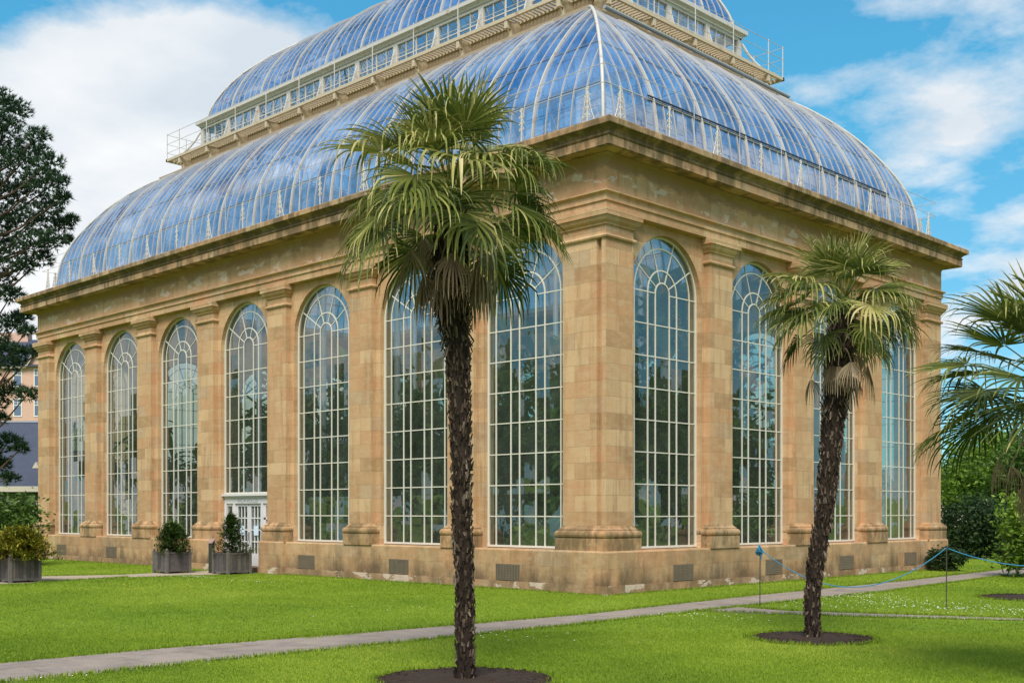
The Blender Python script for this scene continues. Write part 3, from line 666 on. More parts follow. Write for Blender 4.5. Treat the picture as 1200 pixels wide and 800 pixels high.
# walkway with grating, beam, brackets
mb = MB(); ring_sweep(mb, [(-3.42, 15.14), (-3.42, 15.27), (-4.14, 15.30), (-4.14, 15.90), (-4.30, 15.90), (-4.30, 15.14)], True); hb(mb, 'walkway_beam', M['brown_iron'])
for nm, F, Lf, C, P in FACES:
    c0 = 14.9 if Lf == LN else 8.49; sp = 2.029 if Lf == LN else 1.99
    gr = MB(); n = int((Lf - 7.3) / .15)
    for k in range(n):
        u = 3.66 + k * .15
        e0 = max(0, 4.66 - u, 4.66 - (Lf - u))      # mitred at the corners
        gr.box(F, (u, -4.66 + min(e0, .98), 15.935), (u + .05, -3.66, 15.985), .5)
    gr.box(F, (3.62, -3.70, 15.90), (Lf - 3.62, -3.62, 16.0)); gr.box(F, (4.1, -4.15, 15.90), (Lf - 4.1, -4.10, 15.945))
    wk = hb(gr, 'walkway', M['tan_iron'])
    kmax = int((Lf / 2 - 3.7) / sp)
    for k in range(-kmax, kmax + 1):
        u = c0 + k * sp; mb = MB()
        mb.box(F, (u - .10, -4.16, 15.28), (u + .10, -3.95, 15.898)); mb.box(F, (u - .08, -3.97, 15.45), (u + .08, -3.80, 15.896)); mb.box(F, (u - .06, -3.82, 15.68), (u + .06, -3.64, 15.894))
        mb.box(F, (u - .13, -4.18, 15.27), (u + .13, -3.70, 15.36)); mb.tube([F(u, -3.75, 15.33), F(u, -3.88, 15.45), F(u, -3.72, 15.70)], .03, 5)
        hb(mb, 'walkway_bracket', M['tan_iron'])
    ra = MB()
    for z in (16.25, 16.6, 16.98): ra.tube([F(3.66, -3.66, z), F(Lf - 3.66, -3.66, z)], .010, 5)
    us = [c0 + k * sp for k in range(-kmax, kmax + 1)] + [3.66]
    for u in us: ra.tube([F(u, -3.66, 15.98), F(u, -3.66, 17.02)], .017, 5)
    hb(ra, 'walkway_railing', M['white_rust'])
    # clerestory
    cl = MB(); nC = -4.64
    cl.box(F, (4.62, nC - .06, 15.90), (Lf - 4.62, nC + .02, 16.05)); cl.box(F, (4.62, nC - .06, 17.16), (Lf - 4.62, nC + .02, 17.27))
    kk = int((Lf / 2 - 4.8) / sp)
    us = [c0 + k * sp for k in range(-kk, kk + 1)]
    for u in us: cl.box(F, (u - .11, nC - .07, 16.05), (u + .11, nC + .035, 17.17))
    for s in (4.63, Lf - 4.63): cl.box(F, (s - (.0 if s < 9 else .2), nC - .075, 15.9), (s + (.2 if s < 9 else .0), nC + .04, 17.2))
    m0 = c0 - (kk + 1) * sp
    for k in range(2 * (kk + 1) * 4):
        u = m0 + k * sp / 4
        if u < 4.8 or u > Lf - 4.8 or k % 4 == 0: continue
        w = .035 if k % 4 != 2 else .05
        cl.box(F, (u - w / 2, nC - .04, 16.05), (u + w / 2, nC - .0, 17.17))
    cl.box(F, (4.7, nC - .035, 16.72), (Lf - 4.7, nC - .005, 16.755))
    co = hb(cl, 'clerestory', M['white_rust'])
    mb = MB(); mb.add([F(4.63, nC - .03, 16.0), F(Lf - 4.63, nC - .03, 16.0), F(Lf - 4.63, nC - .03, 17.15), F(4.63, nC - .03, 17.15)], [(0, 1, 2, 3)]); hsub(mb, 'pane', M['clear_glass'], co)
    tr_ = MB(); nn = int((Lf - 9.6) / .68)
    for k in range(nn):
        u = 4.9 + k * .68
        tr_.tube([F(u, -5.0, 16.0), F(u + .68, -5.0, 17.35)], .022, 4); tr_.tube([F(u + .68, -5.02, 16.0), F(u, -5.02, 17.35)], .022, 4)
    for z in (16.02, 16.7, 17.35): tr_.tube([F(4.9, -5.0, z), F(Lf - 4.9, -5.0, z)], .03, 4)
    hb(tr_, 'lattice_truss', M['white'])
    for u in us[::1]:
        mb = MB(); pts = [(-4.60, 17.05), (-4.52, 16.85), (-4.45, 16.6), (-4.36, 16.35), (-4.22, 16.12), (-4.05, 16.0), (-4.60, 16.0)]
        vs = [F(u - .03, n_, z_) for n_, z_ in pts] + [F(u + .03, n_, z_) for n_, z_ in pts]; k = len(pts)
        mb.add(vs, [tuple(range(k)), tuple(range(2 * k - 1, k - 1, -1))] + [(i, (i + 1) % k, k + (i + 1) % k, k + i) for i in range(k)])
        hb(mb, 'buttress', M['white_rust'])
mb = MB(); ring_sweep(mb, [(-4.70, 17.26), (-4.58, 17.26), (-4.56, 17.32), (-4.52, 17.34), (-4.46, 17.37), (-4.46, 17.50), (-4.52, 17.52), (-4.78, 17.54)], True); hb(mb, 'clerestory_cornice', M['white_rust'])
for (sx, sy, ox, oy) in ((-1, 1, 0, 0), (1, 1, -LN, 0), (-1, -1, 0, WD), (1, -1, -LN, WD)):
    mb = MB(); mb.tube([(ox + sx * d, oy + sy * d, z) for d, z in ((4.6, 17.1), (4.45, 16.75), (4.3, 16.5), (4.1, 16.25), (3.85, 16.08), (3.7, 16.0))], .04, 6); hb(mb, 'corner_stay', M['white_rust'])

# railing and cast-iron finials along the cornice
def spiral(cx, cz, r0, turns, s, start, n=16):
    return [(cx + s * r0 * (1 - .8 * i / n) * math.cos(start + turns * 6.283 * i / n), cz + r0 * (1 - .8 * i / n) * math.sin(start + turns * 6.283 * i / n)) for i in range(n + 1)]
def finial_mesh(wide):
    mb = MB(); T = lambda p: (p[0], 0, p[1])
    def tb(pts, r_): mb.tube([T(p) for p in pts], r_, 5)
    tb([(0, 0), (0, 1.12)], .02)
    h = 1.12
    lv = ((.10, .20, .10), (.30, .15, .085), (.48, .105, .07), (.64, .075, .055), (.78, .055, .045), (.91, .05, .045)) if wide else ((.08, .12, .07), (.22, .07, .05), (.62, .05, .045), (.76, .05, .045), (.92, .05, .045))
    for z, x, r_ in lv:
        for s in (-1, 1):
            tb(spiral(s * x, z, r_, 1.25, s, 2.6), .011); tb([(0, z - .06), (s * x * .5, z - .03), (s * x, z - r_)], .009)
            tb([(s * x, z + r_), (s * x * .6, z + r_ * 1.2), (0, z + .12)], .009)
    if wide:
        for s in (-1, 1):
            tb([(s * .31, 0), (s * .29, .13), (s * .22, .30), (s * .15, .46), (s * .09, .64), (s * .05, .85), (0, 1.06)], .011)
            tb(spiral(s * .27, .07, .06, 1.2, s, 0), .014)
        tb([(-.32, .015), (.32, .015)], .02)
    tb([(math.cos(a) * .045, 1.07 + math.sin(a) * .045) for a in [6.283 * i / 8 for i in range(9)]], .014)
    me_o = mb.build('finial', M['white_rust'], house); return me_o
FW, FS = finial_mesh(True), finial_mesh(False)
first = {id(FW): True, id(FS): True}
def put_finial(proto, loc, rz):
    o = proto if first[id(proto)] else proto.copy()
    if not first[id(proto)]: col.objects.link(o)
    first[id(proto)] = False
    o.parent = house; o.location = Vector(loc) + HOFF; o.rotation_euler = (0, 0, rz)
for nm, F, Lf, C, P in FACES:
    rz = 0 if Lf == LN else R(90)
    for u in [.65] + P + [Lf - .65]: put_finial(FW, F(u, -.12, 10.41), rz)
    for u in C: put_finial(FS, F(u, -.12, 10.41), rz)
    ra = MB()
    for z in (11.50, 11.93): ra.tube([F(.12, -.12, z), F(Lf - .12, -.12, z)], .009, 5)
    for u in [(a + b) / 2 for a, b in zip(sorted(C + P)[:-1], sorted(C + P)[1:])]:
        ra.tube([F(u, -.12, 10.41), F(u, -.12, 11.93)], .009, 4)
    hb(ra, 'cornice_railing', M['white_rust'])
mb = MB()
for dz in (0, .07): mb.tube([FB(2.3, -.62, 11.80 + dz), FB(14.6, -.62, 11.80 + dz)], .022, 6)
for u in (3.4, 5.6, 7.6, 9.6, 11.6, 13.6): mb.tube([FB(u, -.62, 11.8), FB(u, -.75, 11.55)], .03, 6)
hb(mb, 'window_gear_rail', M['dark_metal'])
mb = MB(); mb.tube([FB(3.9, -3.32, 15.32), FB(9, -3.3, 15.28), FB(13.1, -3.3, 15.24)], .055, 8); hb(mb, 'roof_pipe', M['grey_pipe'])
mb = MB(); mb.tube([FB(5.6, -3.9 - 1.1, 18.25), FB(9.5, -3.9 - 1.1, 18.2)], .03, 6); hb(mb, 'roof_pipe', M['dark_metal'])

# inside: iron columns
for k in range(6):
    for y in (4.64, WD - 4.64):
        x = -4.7 - k * 4.05
        mb = MB(); mb.tube([(x, y, .02), (x, y, .4), (x, y, 15.9)], [.16, .11, .09], 8); hb(mb, 'iron_column', M['white_rust'], smooth=True)

# ------------------------------------------------------------------ fan palms
def frond(rnd, base, az, el, Lp, Rb, droop, hue, dead=False, curl=1.0, nseg=34, span=118):
    """petiole plus a fan of pleated segments that split and droop at their tips"""
    mb = MB()
    d = Vector((math.cos(az) * math.cos(el), math.sin(az) * math.cos(el), math.sin(el)))
    pts = []; p = Vector(base); dd = d.copy()
    for i in range(6):
        pts.append(p.copy()); p = p + dd * Lp / 5; dd = (dd + Vector((0, 0, -.045 * (1 + droop)))).normalized()
    hub = pts[-1]; mb.tube(pts, [.016, .011, .009, .008, .007, .007], 4, hue * .8 + (.1 if not dead else .2))
    s = Vector((-math.sin(az), math.cos(az), 0)); s = (s + Vector((0, 0, rnd.uniform(-.35, .35)))).normalized()
    p_ = (dd + Vector((0, 0, -.12 * droop))).normalized(); s = (s - p_ * s.dot(p_)).normalized(); nrm = s.cross(p_)
    if nrm.z < 0: nrm = -nrm
    da = R(2 * span) / nseg
    for k in range(nseg):
        a = -R(span) + da * (k + .5) + rnd.uniform(-.01, .01)
        Rl = Rb * (1 - .22 * (abs(a) / R(span)) ** 2) * rnd.uniform(.9, 1.05)
        dirv = (math.cos(a) * p_ + math.sin(a) * s); per = (-math.sin(a) * p_ + math.cos(a) * s)
        cup = .16 if not dead else .5
        dirv = (dirv + nrm * cup * (abs(a) / R(span)) * (1 if not dead else -1)).normalized()
        segdroop = droop * rnd.uniform(.6, 1.4); bendt = rnd.uniform(.45, .75)
        kink = rnd.random() < .5 * min(1.2, droop + .3)
        vs = []; pp = hub.copy(); dirc = dirv.copy(); stations = (.04, .25, .45, .6, .72, .84, .93, 1.0); last = 0
        tw = rnd.uniform(-.5, .5) * curl
        for i, t in enumerate(stations):
            step = (t - last) * Rl; last = t
            if t > .45:
                g = segdroop * (.38 + (1.6 if (kink and t > bendt) else 0)) * (t - .4) * 1.25
                dirc = (dirc + Vector((0, 0, -g))).normalized()
            pp = pp + dirc * step
            w = 2 * t * Rl * math.tan(da / 2) if t <= .34 else .36 * Rl * 2 * math.tan(da / 2) * (1 - (t - .34) / .66) ** .55
            w = max(w * (1.0 if t <= .34 else .98), .002)
            fold = w * .30
            pr = (per + nrm * tw * max(0, t - .45)).normalized()
            vs += [pp - pr * w / 2, pp - nrm * fold, pp + pr * w / 2]
        fs = []
        for i in range(len(stations) - 1):
            fs += [(3 * i, 3 * i + 1, 3 * i + 4, 3 * i + 3), (3 * i + 1, 3 * i + 2, 3 * i + 5, 3 * i + 4)]
        b = len(mb.v); mb.v.extend([tuple(v) for v in vs])
        hv = min(1, max(0, hue + rnd.uniform(-.16, .16) + (.3 if rnd.random() < .14 else 0)))
        for i, f in enumerate(fs):
            mb.f.append(tuple(b + j for j in f)); st = i // 2
            mb.c.append(min(1, hv + (.22 if st >= 5 else 0) * rnd.random() * 1.6 + (.28 if st >= 6 and rnd.random() < .6 else 0)))
    return mb
def palm(label, base, ctrl, crown_z, seed, n_frond=44, Lp=.62, Rb=.72, n_dead=9, skirt=1.0, dk=1.0, dh=0.0):
    """ctrl: list of (dx, dy, z, radius) along the trunk"""
    rnd = random.Random(seed)
    root = tag(empty('fan_palm', base), label, 'palm tree', 'fan palms in the lawn')
    pts = catmull_n(ctrl, 8)
    mb = MB(); mb.tube([(q[0], q[1], q[2]) for q in pts], [q[3] * (.75 + .12 * noise.noise(Vector((q[2] * 3.1, seed, 0)))) for q in pts], 12, .1)
    zt = pts[-1][2]
    # stubs of old leaf bases and fibre
    ns = int(zt * 330)
    for i in range(ns):
        t = rnd.random() ** .9; q = pts[min(int(t * (len(pts) - 1)), len(pts) - 1)]
        a = rnd.uniform(0, 6.283); z = q[2] + rnd.uniform(-.06, .06); r_ = q[3]; up = t > .66
        o = Vector((math.cos(a), math.sin(a), 0)); cen = Vector((q[0], q[1], z)) + o * r_ * .72
        Ls = rnd.uniform(.04, .10) * (1.4 if up else 1); w = rnd.uniform(.006, .022); sg = 1 if (rnd.random() < (.75 if not up else .45)) else -1
        tip = cen + o * rnd.uniform(.02, .05) * (1.5 if up else .7) + Vector((0, 0, sg * Ls)); tan = Vector((-math.sin(a), math.cos(a), 0)) * w
        cvar = rnd.choice((.0, .1, .3, .5, .7, .85, 1.0))
        mb.add([cen - tan, cen + tan, cen + o * .02, tip - tan * .5, tip + tan * .5, tip + o * .012], [(0, 1, 4, 3), (1, 2, 5, 4), (2, 0, 3, 5), (3, 4, 5)], cvar)
    nf = int(zt * 170)
    for i in range(nf):   # loose fibres
        t = rnd.random(); q = pts[min(int(t * (len(pts) - 1)), len(pts) - 1)]; a = rnd.uniform(0, 6.283); o = Vector((math.cos(a), math.sin(a), 0))
        cen = Vector((q[0], q[1], q[2])) + o * q[3] * .76; tip = cen + o * rnd.uniform(.03, .08) + Vector((rnd.uniform(-.02, .02), rnd.uniform(-.02, .02), rnd.uniform(-.12, .03)))
        tan = Vector((-math.sin(a), math.cos(a), 0)) * .004
        mb.add([cen - tan, cen + tan, tip], [(0, 1, 2)], rnd.uniform(0, .45))
    mb.build('trunk', M['palm_trunk'], root, fixn=False)
    top = Vector((pts[-1][0], pts[-1][1], crown_z))
    for i in range(n_frond):
        t = i / (n_frond - 1)                       # 0 youngest
        az = i * 2.399963 + rnd.uniform(-.45, .45)
        el = R(84 - 100 * t ** .92 + rnd.uniform(-16, 16))
        lp = Lp * (.75 + .5 * min(1, t * 1.8)) * rnd.uniform(.78, 1.22); rb = Rb * (1.0 if t > .1 else .95) * rnd.uniform(.78, 1.12)
        dr = dk * (.02 + 1.4 * t ** .75 + rnd.uniform(-.1, .6))
        hue = .64 + dh - .22 * t + rnd.uniform(-.18, .2)
        if rnd.random() < .14 and t > .3: hue += .28
        b0 = top + Vector((math.cos(az), math.sin(az), 0)) * .07 + Vector((0, 0, -.30 * t))
        mbf = frond(rnd, b0, az, el, lp, rb, dr, hue, nseg=rnd.randint(20, 27), span=rnd.uniform(82, 112))
        mbf.build('frond', M['fan'], root, fixn=False)
    for i in range(n_dead):
        az = rnd.uniform(0, 6.283); b0 = top + Vector((math.cos(az), math.sin(az), 0)) * .14 + Vector((0, 0, rnd.uniform(-.80, -.30)))
        mbf = frond(rnd, b0, az, R(rnd.uniform(-62, -8)), rnd.uniform(.3, .65) * skirt, rnd.uniform(.35, .62), 3.2, rnd.uniform(.05, .75), dead=True, nseg=15, span=62)
        mbf.build('dead_frond', M['dead'], root, fixn=False)
    return root
def catmull_n(P, n):
    out_ = []
    for i in range(len(P) - 1):
        p0, p1, p2, p3 = P[max(i - 1, 0)], P[i], P[i + 1], P[min(i + 2, len(P) - 1)]
        for k in range(n):
            t = k / n
            out_.append(tuple(.5 * ((2 * p1[j]) + (-p0[j] + p2[j]) * t + (2 * p0[j] - 5 * p1[j] + 4 * p2[j] - p3[j]) * t * t + (-p0[j] + 3 * p1[j] - 3 * p2[j] + p3[j]) * t ** 3) for j in range(len(p1))))
    out_.append(tuple(P[-1])); return out_
def trunk_ctrl(base_px, base_depth, stations):
    b = at(base_px, base_depth); o = []
    for px, py, wpx in stations:
        q = at(px, base_depth, py); o.append((q.x - b.x, q.y - b.y, max(q.z, -.05), wpx / 2 * base_depth / F_PX))
    return (b.x, b.y, 0), o
b, c = trunk_ctrl(545, 12.75, [(545, 800, 27), (545, 740, 24), (544, 680, 25), (541, 600, 27), (541, 540, 28), (538, 460, 31), (535, 400, 35), (530, 350, 46), (528, 300, 46), (529, 255, 34)])
palm('tallest fan palm with dark shaggy trunk, left of the building corner', b, c, c[-1][2] + .40, 11, 54, .60, .77, 20)
b, c = trunk_ctrl(953, 16.98, [(953, 749, 22), (952, 700, 21), (958, 650, 23), (966, 600, 25), (971, 550, 28), (976, 500, 31), (981, 450, 34), (985, 400, 36), (986, 370, 28)])
palm('shorter fan palm with a leaning trunk right of the building corner', b, c, c[-1][2] + .28, 23, 48, .52, .70, 12)
b, c = trunk_ctrl(1236, 12.5, [(1240, 790, 26), (1238, 700, 26), (1238, 600, 28), (1236, 520, 36), (1235, 450, 34)])
palm('fan palm at the right edge, partly out of frame, its fronds against the sky', b, c, c[-1][2] + .12, 37, 42, .68, .80, 6, dk=.45, dh=-.2)

# ------------------------------------------------------------------ leafy trees and shrubs
def leaf_blob(mb, rnd, cen, rad, n, size, lump=.35, shape=1.0):
    """leaf-sized faces spread through uneven clumps inside an ellipsoid"""
    cl = []
    k = max(6, int(n / 45))
    for i in range(k):
        v = Vector((rnd.gauss(0, 1), rnd.gauss(0, 1), rnd.gauss(0, 1))).normalized() * rnd.uniform(.45, 1.0)
        cl.append((Vector((v.x * rad[0], v.y * rad[1], v.z * rad[2])) + Vector(cen), rnd.uniform(.6, 1.3), rnd.random()))
    for i in range(n):
        c0, sc, cv = cl[i % k]; g = min(rad) * lump * sc
        q = c0 + Vector((rnd.gauss(0, g * .6), rnd.gauss(0, g * .6), rnd.gauss(0, g * .45)))
        if q.z < .02: q.z = rnd.uniform(.02, .2)
        a = Vector((rnd.gauss(0, 1), rnd.gauss(0, 1), rnd.gauss(0, .6))).normalized(); b_ = a.cross(Vector((rnd.gauss(0, 1), rnd.gauss(0, 1), rnd.gauss(0, 1)))).normalized()
        s = size * rnd.uniform(.6, 1.3)
        mb.add([q - a * s, q + b_ * s * .45, q + a * s, q - b_ * s * .45], [(0, 1, 2, 3)], min(1, max(0, .25 + .5 * cv + rnd.uniform(-.25, .25))))
def tree(name, label, loc, H, crowns, m, n, size, seed, group=None, tr=.2, cat='tree', trunk_h=None):
    rnd = random.Random(seed); root = tag(empty(name, loc), label, cat, group)
    mb = MB(); th = trunk_h or H * .6
    mb.tube([(0, 0, -.05), (.05, 0, th * .3), (-.05, .08, th * .7), (0, 0, th)], [tr, tr * .8, tr * .6, tr * .3], 8, .4)
    for (x, y, z, rx, ry, rz) in crowns:
        s = Vector((0, 0, min(th * rnd.uniform(.4, .8), z))); mb.tube([s, (s + Vector((x, y, z))) / 2 + Vector((0, 0, -.05 * H)), (x, y, z)], [tr * .45, tr * .3, tr * .1], 6, .4)
    mb.build('trunk', M['bark'], root)
    mb = MB(); tot = sum(c_[3] * c_[4] for c_ in crowns)
    for (x, y, z, rx, ry, rz) in crowns: leaf_blob(mb, rnd, (x, y, z), (rx, ry, rz), int(n * rx * ry / tot), size)
    mb.build('crown', M[m], root, fixn=False); return root
def shrub(name, label, loc, rad, m, n, size, seed, group=None, zc=None):
    rnd = random.Random(seed); root = tag(empty(name, loc), label, 'shrub', group)
    mb = MB()
    for k in range(5): a = k * 1.3; mb.tube([(0, 0, -.03), (rad[0] * .4 * math.cos(a), rad[1] * .4 * math.sin(a), rad[2] * .8)], [.03, .012], 5, .3)
    mb.build('stem', M['bark'], root)
    mb = MB(); leaf_blob(mb, rnd, (0, 0, zc or rad[2]), rad, n, size, .42); mb.build('foliage', M[m], root, fixn=False); return root

# the pine beyond the far left corner
def pine():
    dep = 57; rnd = random.Random(5); b = at(-38, dep); root = tag(empty('pine_tree', (b.x, b.y, 0)), 'tall dark pine with tiered branches behind the left corner of the palm house', 'tree')
    def loc(px, py, dd=0): q = at(px, dep + dd, py); return Vector((q.x - b.x, q.y - b.y, q.z))
    tr = MB(); tr.tube([(0, 0, -.1), loc(-36, 450), loc(-30, 300), loc(-20, 200), loc(-8, 120)], [.48, .38, .28, .18, .05], 9, .6)
    pads = [(2, 118, 20), (18, 130, 22), (-12, 135, 24), (8, 155, 26), (45, 160, 15), (38, 178, 20), (60, 190, 15), (-8, 180, 32), (22, 190, 26), (68, 212, 13), (50, 212, 22), (30, 222, 28), (2, 225, 34), (74, 232, 10), (60, 242, 18), (84, 258, 7), (72, 263, 12), (45, 255, 24), (18, 258, 28), (-18, 262, 34), (60, 282, 16), (38, 285, 22), (78, 280, 8), (8, 290, 26), (-20, 300, 32), (50, 303, 14), (28, 312, 14), (2, 325, 20), (-28, 345, 30), (14, 345, 14), (12, 378, 17), (26, 372, 12), (-12, 385, 26), (32, 388, 9), (6, 408, 16), (28, 414, 15), (44, 412, 9), (-20, 425, 26), (14, 426, 12), (8, 458, 20), (32, 462, 12), (-16, 470, 26), (2, 490, 9), (10, 516, 16), (26, 524, 8), (-14, 530, 26), (2, 545, 12), (12, 560, 10), (-40, 160, 30), (-60, 230, 36), (-70, 310, 36), (-70, 400, 34), (-70, 480, 30)]
    lf = MB()
    for px, py, rp in pads:
        dd = rnd.uniform(-3.5, 3.5); c_ = loc(px, py, dd); rr = rp * .98 / F_PX * dep
        s = loc(-30 + (px > 20) * 4, min(py + 55, 560)); s.z = min(s.z, c_.z)
        tr.tube([s * 1.0, s.lerp(c_, .5) + Vector((0, 0, -.3)), c_], [.08, .05, .02], 5, .7)
        nt_ = int(44 + rr * rr * 120)
        for _ in range(nt_):
            v = Vector((rnd.gauss(0, 1), rnd.gauss(0, 1), rnd.gauss(0, 1))).normalized() * rnd.random() ** .4
            q = c_ + Vector((v.x * rr, v.y * rr, v.z * rr * .62)); ax = (v + Vector((0, 0, .5))).normalized(); cv = rnd.uniform(.1, .9)
            for k in range(9):
                dr = (ax + Vector((rnd.gauss(0, .55), rnd.gauss(0, .55), rnd.gauss(0, .45)))).normalized(); ln = rnd.uniform(.18, .34); sd_ = dr.cross(Vector((rnd.gauss(0, 1), rnd.gauss(0, 1), 1)))  .normalized() * .026
                lf.add([q - sd_, q + sd_, q + dr * ln], [(0, 1, 2)], cv)
    tr.build('trunk', M['bark'], root, fixn=False); lf.build('crown', M['pine'], root, fixn=False)
pine()

def wpos(px, depth): q = at(px, depth); return (q.x, q.y, 0)
# right background, behind the far right corner
tree('broadleaf_tree', 'bright green tree behind the dark hedge right of the palm house', wpos(1150, 66), 8, [(0, 0, 4.2, 2.6, 2.4, 2.2), (-1.6, .6, 3.2, 1.8, 1.6, 1.5), (1.8, -.3, 3.4, 1.8, 1.8, 1.6)], 'leaf_bright', 6500, .16, 61)
tree('broadleaf_tree', 'mid green tree furthest right behind the yellow green shrub', wpos(1215, 60), 8, [(0, 0, 4.0, 2.4, 2.4, 2.3), (-1.4, .4, 2.6, 1.6, 1.6, 1.3)], 'leaf_mid', 6000, .15, 62)
tree('broadleaf_tree', 'dark green tree rising just past the far right corner pier', wpos(1112, 72), 8, [(0, 0, 3.6, 2.0, 2.0, 2.0), (1.5, .6, 4.2, 1.4, 1.4, 1.4)], 'leaf_mid', 5000, .16, 63)
tree('broadleaf_tree', 'distant dark tree seen between palm fronds at the right', wpos(1180, 92), 10, [(0, 0, 6.4, 3.4, 3.4, 2.6), (-3.0, 0, 5.2, 2.4, 2.4, 2.0)], 'leaf_mid', 6000, .2, 64)
shrub('dark_hedge', 'dense dark evergreen hedge beside the far right corner of the palm house', wpos(1140, 47), (1.9, 1.3, 1.15), 'leaf_dark', 6500, .09, 65)
shrub('dark_hedge', 'darker clipped hedge behind the blue rope at the right', wpos(1175, 50), (1.9, 1.3, 1.1), 'leaf_dark', 6000, .09, 66)
shrub('low_bush', 'small dark bush against the foot of the far right pier', wpos(1108, 36.6), (.62, .5, .36), 'leaf_dark', 2600, .055, 67)
shrub('yellow_shrub', 'leafy yellow green shrub at the right edge beside the path', wpos(1212, 33), (.95, .9, 1.35), 'leaf_bright', 5200, .085, 68)
# far left, beside and behind the planter
shrub('green_shrub', 'rounded glossy green shrub behind the left planter', wpos(2, 40), (1.25, 1.1, 1.25), 'leaf_mid', 5000, .085, 69, zc=1.35)
shrub('low_bush', 'dark leafy bush at the left corner below the slate roofed building', wpos(28, 60), (1.6, 1.3, 1.2), 'leaf_dark', 3000, .11, 70)

# trees behind the photographer, seen mirrored in the windows
proto = []
for s in (0, 1):
    rnd = random.Random(100 + s)
    cr = [(rnd.uniform(-2.5, 2.5), rnd.uniform(-2.5, 2.5), rnd.uniform(4.5, 9.5), rnd.uniform(2, 3.2), rnd.uniform(2, 3.2), rnd.uniform(1.6, 2.6)) for _ in range(6)]
    proto.append(tree('mirrored_tree', 'large tree seen only as a dark reflection in the windows', (0, 0, 0), 11, cr, 'leaf_bright', 6500, .55, 101 + s, 'trees mirrored in the windows', .3))
spots = [(-48, -46), (-40, -52), (-31, -47), (-22, -55), (-14, -50), (-5, -56), (4, -52), (12, -60), (46, 8), (52, 18), (47, 28), (55, 38), (50, 48), (58, 58), (60, 0), (-58, -52), (-36, -44), (-27, -53), (-18, -46), (-10, -48), (0, -50), (8, -47), (44, 14), (49, 22), (53, 33), (46, 42), (52, 52), (48, 3), (56, 66), (64, 74), (-66, -48), (-74, -55), (-82, -49), (-91, -56), (-99, -50), (-108, -55), (-117, -50), (-126, -56), (-70, -62), (-87, -64), (-103, -64), (60, 84), (68, 92), (62, 100), (72, 110)]
for i, (x, y) in enumerate(spots):
    o = proto[i % 2] if i < 2 else copy_tree(proto[i % 2])
    o.location = (x, y, 0); o.rotation_euler = (0, 0, i * 1.7); s = 1.15 + .45 * ((i * 37) % 10) / 10; o.scale = (s, s, s)

# plants inside the glasshouse
def inside_plant(seed):
    rnd = random.Random(seed); root = tag(empty('glasshouse_plant'), 'tall leafy plant growing inside behind the window panes', 'plant', 'plants inside the palm house')
    mb = MB(); H = rnd.uniform(3.4, 6.2); mb.tube([(0, 0, 0), (.05, .02, H * .5), (0, 0, H)], [.09, .07, .04], 6, .4); mb.build('trunk', M['bark'], root)
    mb = MB()
    for i in range(26):
        a = rnd.uniform(0, 6.283); el = rnd.uniform(-.2, 1.3); ln = rnd.uniform(1.0, 2.0); p = Vector((0, 0, H * rnd.uniform(.35, 1))); d = Vector((math.cos(a) * math.cos(el), math.sin(a) * math.cos(el), math.sin(el)))
        s = Vector((-math.sin(a), math.cos(a), 0)); vs = []
        for k in range(7):
            w = .17 * math.sin(math.pi * min(1, (k + .4) / 6.6)); vs += [p - s * w, p + Vector((0, 0, -.04)), p + s * w]; p = p + d * ln / 6; d = (d + Vector((0, 0, -.2))).normalized()
        mb.add(vs, [f for k in range(6) for f in ((3 * k, 3 * k + 1, 3 * k + 4, 3 * k + 3), (3 * k + 1, 3 * k + 2, 3 * k + 5, 3 * k + 4))], rnd.random())
    leaf_blob(mb, rnd, (0, 0, H * .52), (1.15, 1.15, H * .46), 2200, .13)
    mb.build('foliage', M['leaf_inside'], root, fixn=False); return root
ip = [inside_plant(s) for s in (201, 202, 203)]
sp_ = []
for x in [-1.9 - k * 2.02 for k in range(14)]: sp_.append((x, 2.4 + (hash((int(x * 10), 3)) % 100) / 60))
for y in [2.0 + k * 2.0 for k in range(8)]: sp_.append((-2.2 - (hash((int(y * 10), 5)) % 100) / 60, y))
for k in range(24): sp_.append((-4 - (k % 12) * 2.1, 7.4 + (k // 12) * 3.0 + (k % 3) * 1.0))
for i, (x, y) in enumerate(sp_):
    o = ip[i] if i < 3 else copy_tree(ip[i % 3]); o.location = (x, y, .02); o.rotation_euler = (0, 0, i * 2.1); s = (.75 if i < 22 else 1.25) + .4 * ((i * 29) % 10) / 10; o.scale = (s, s, s)

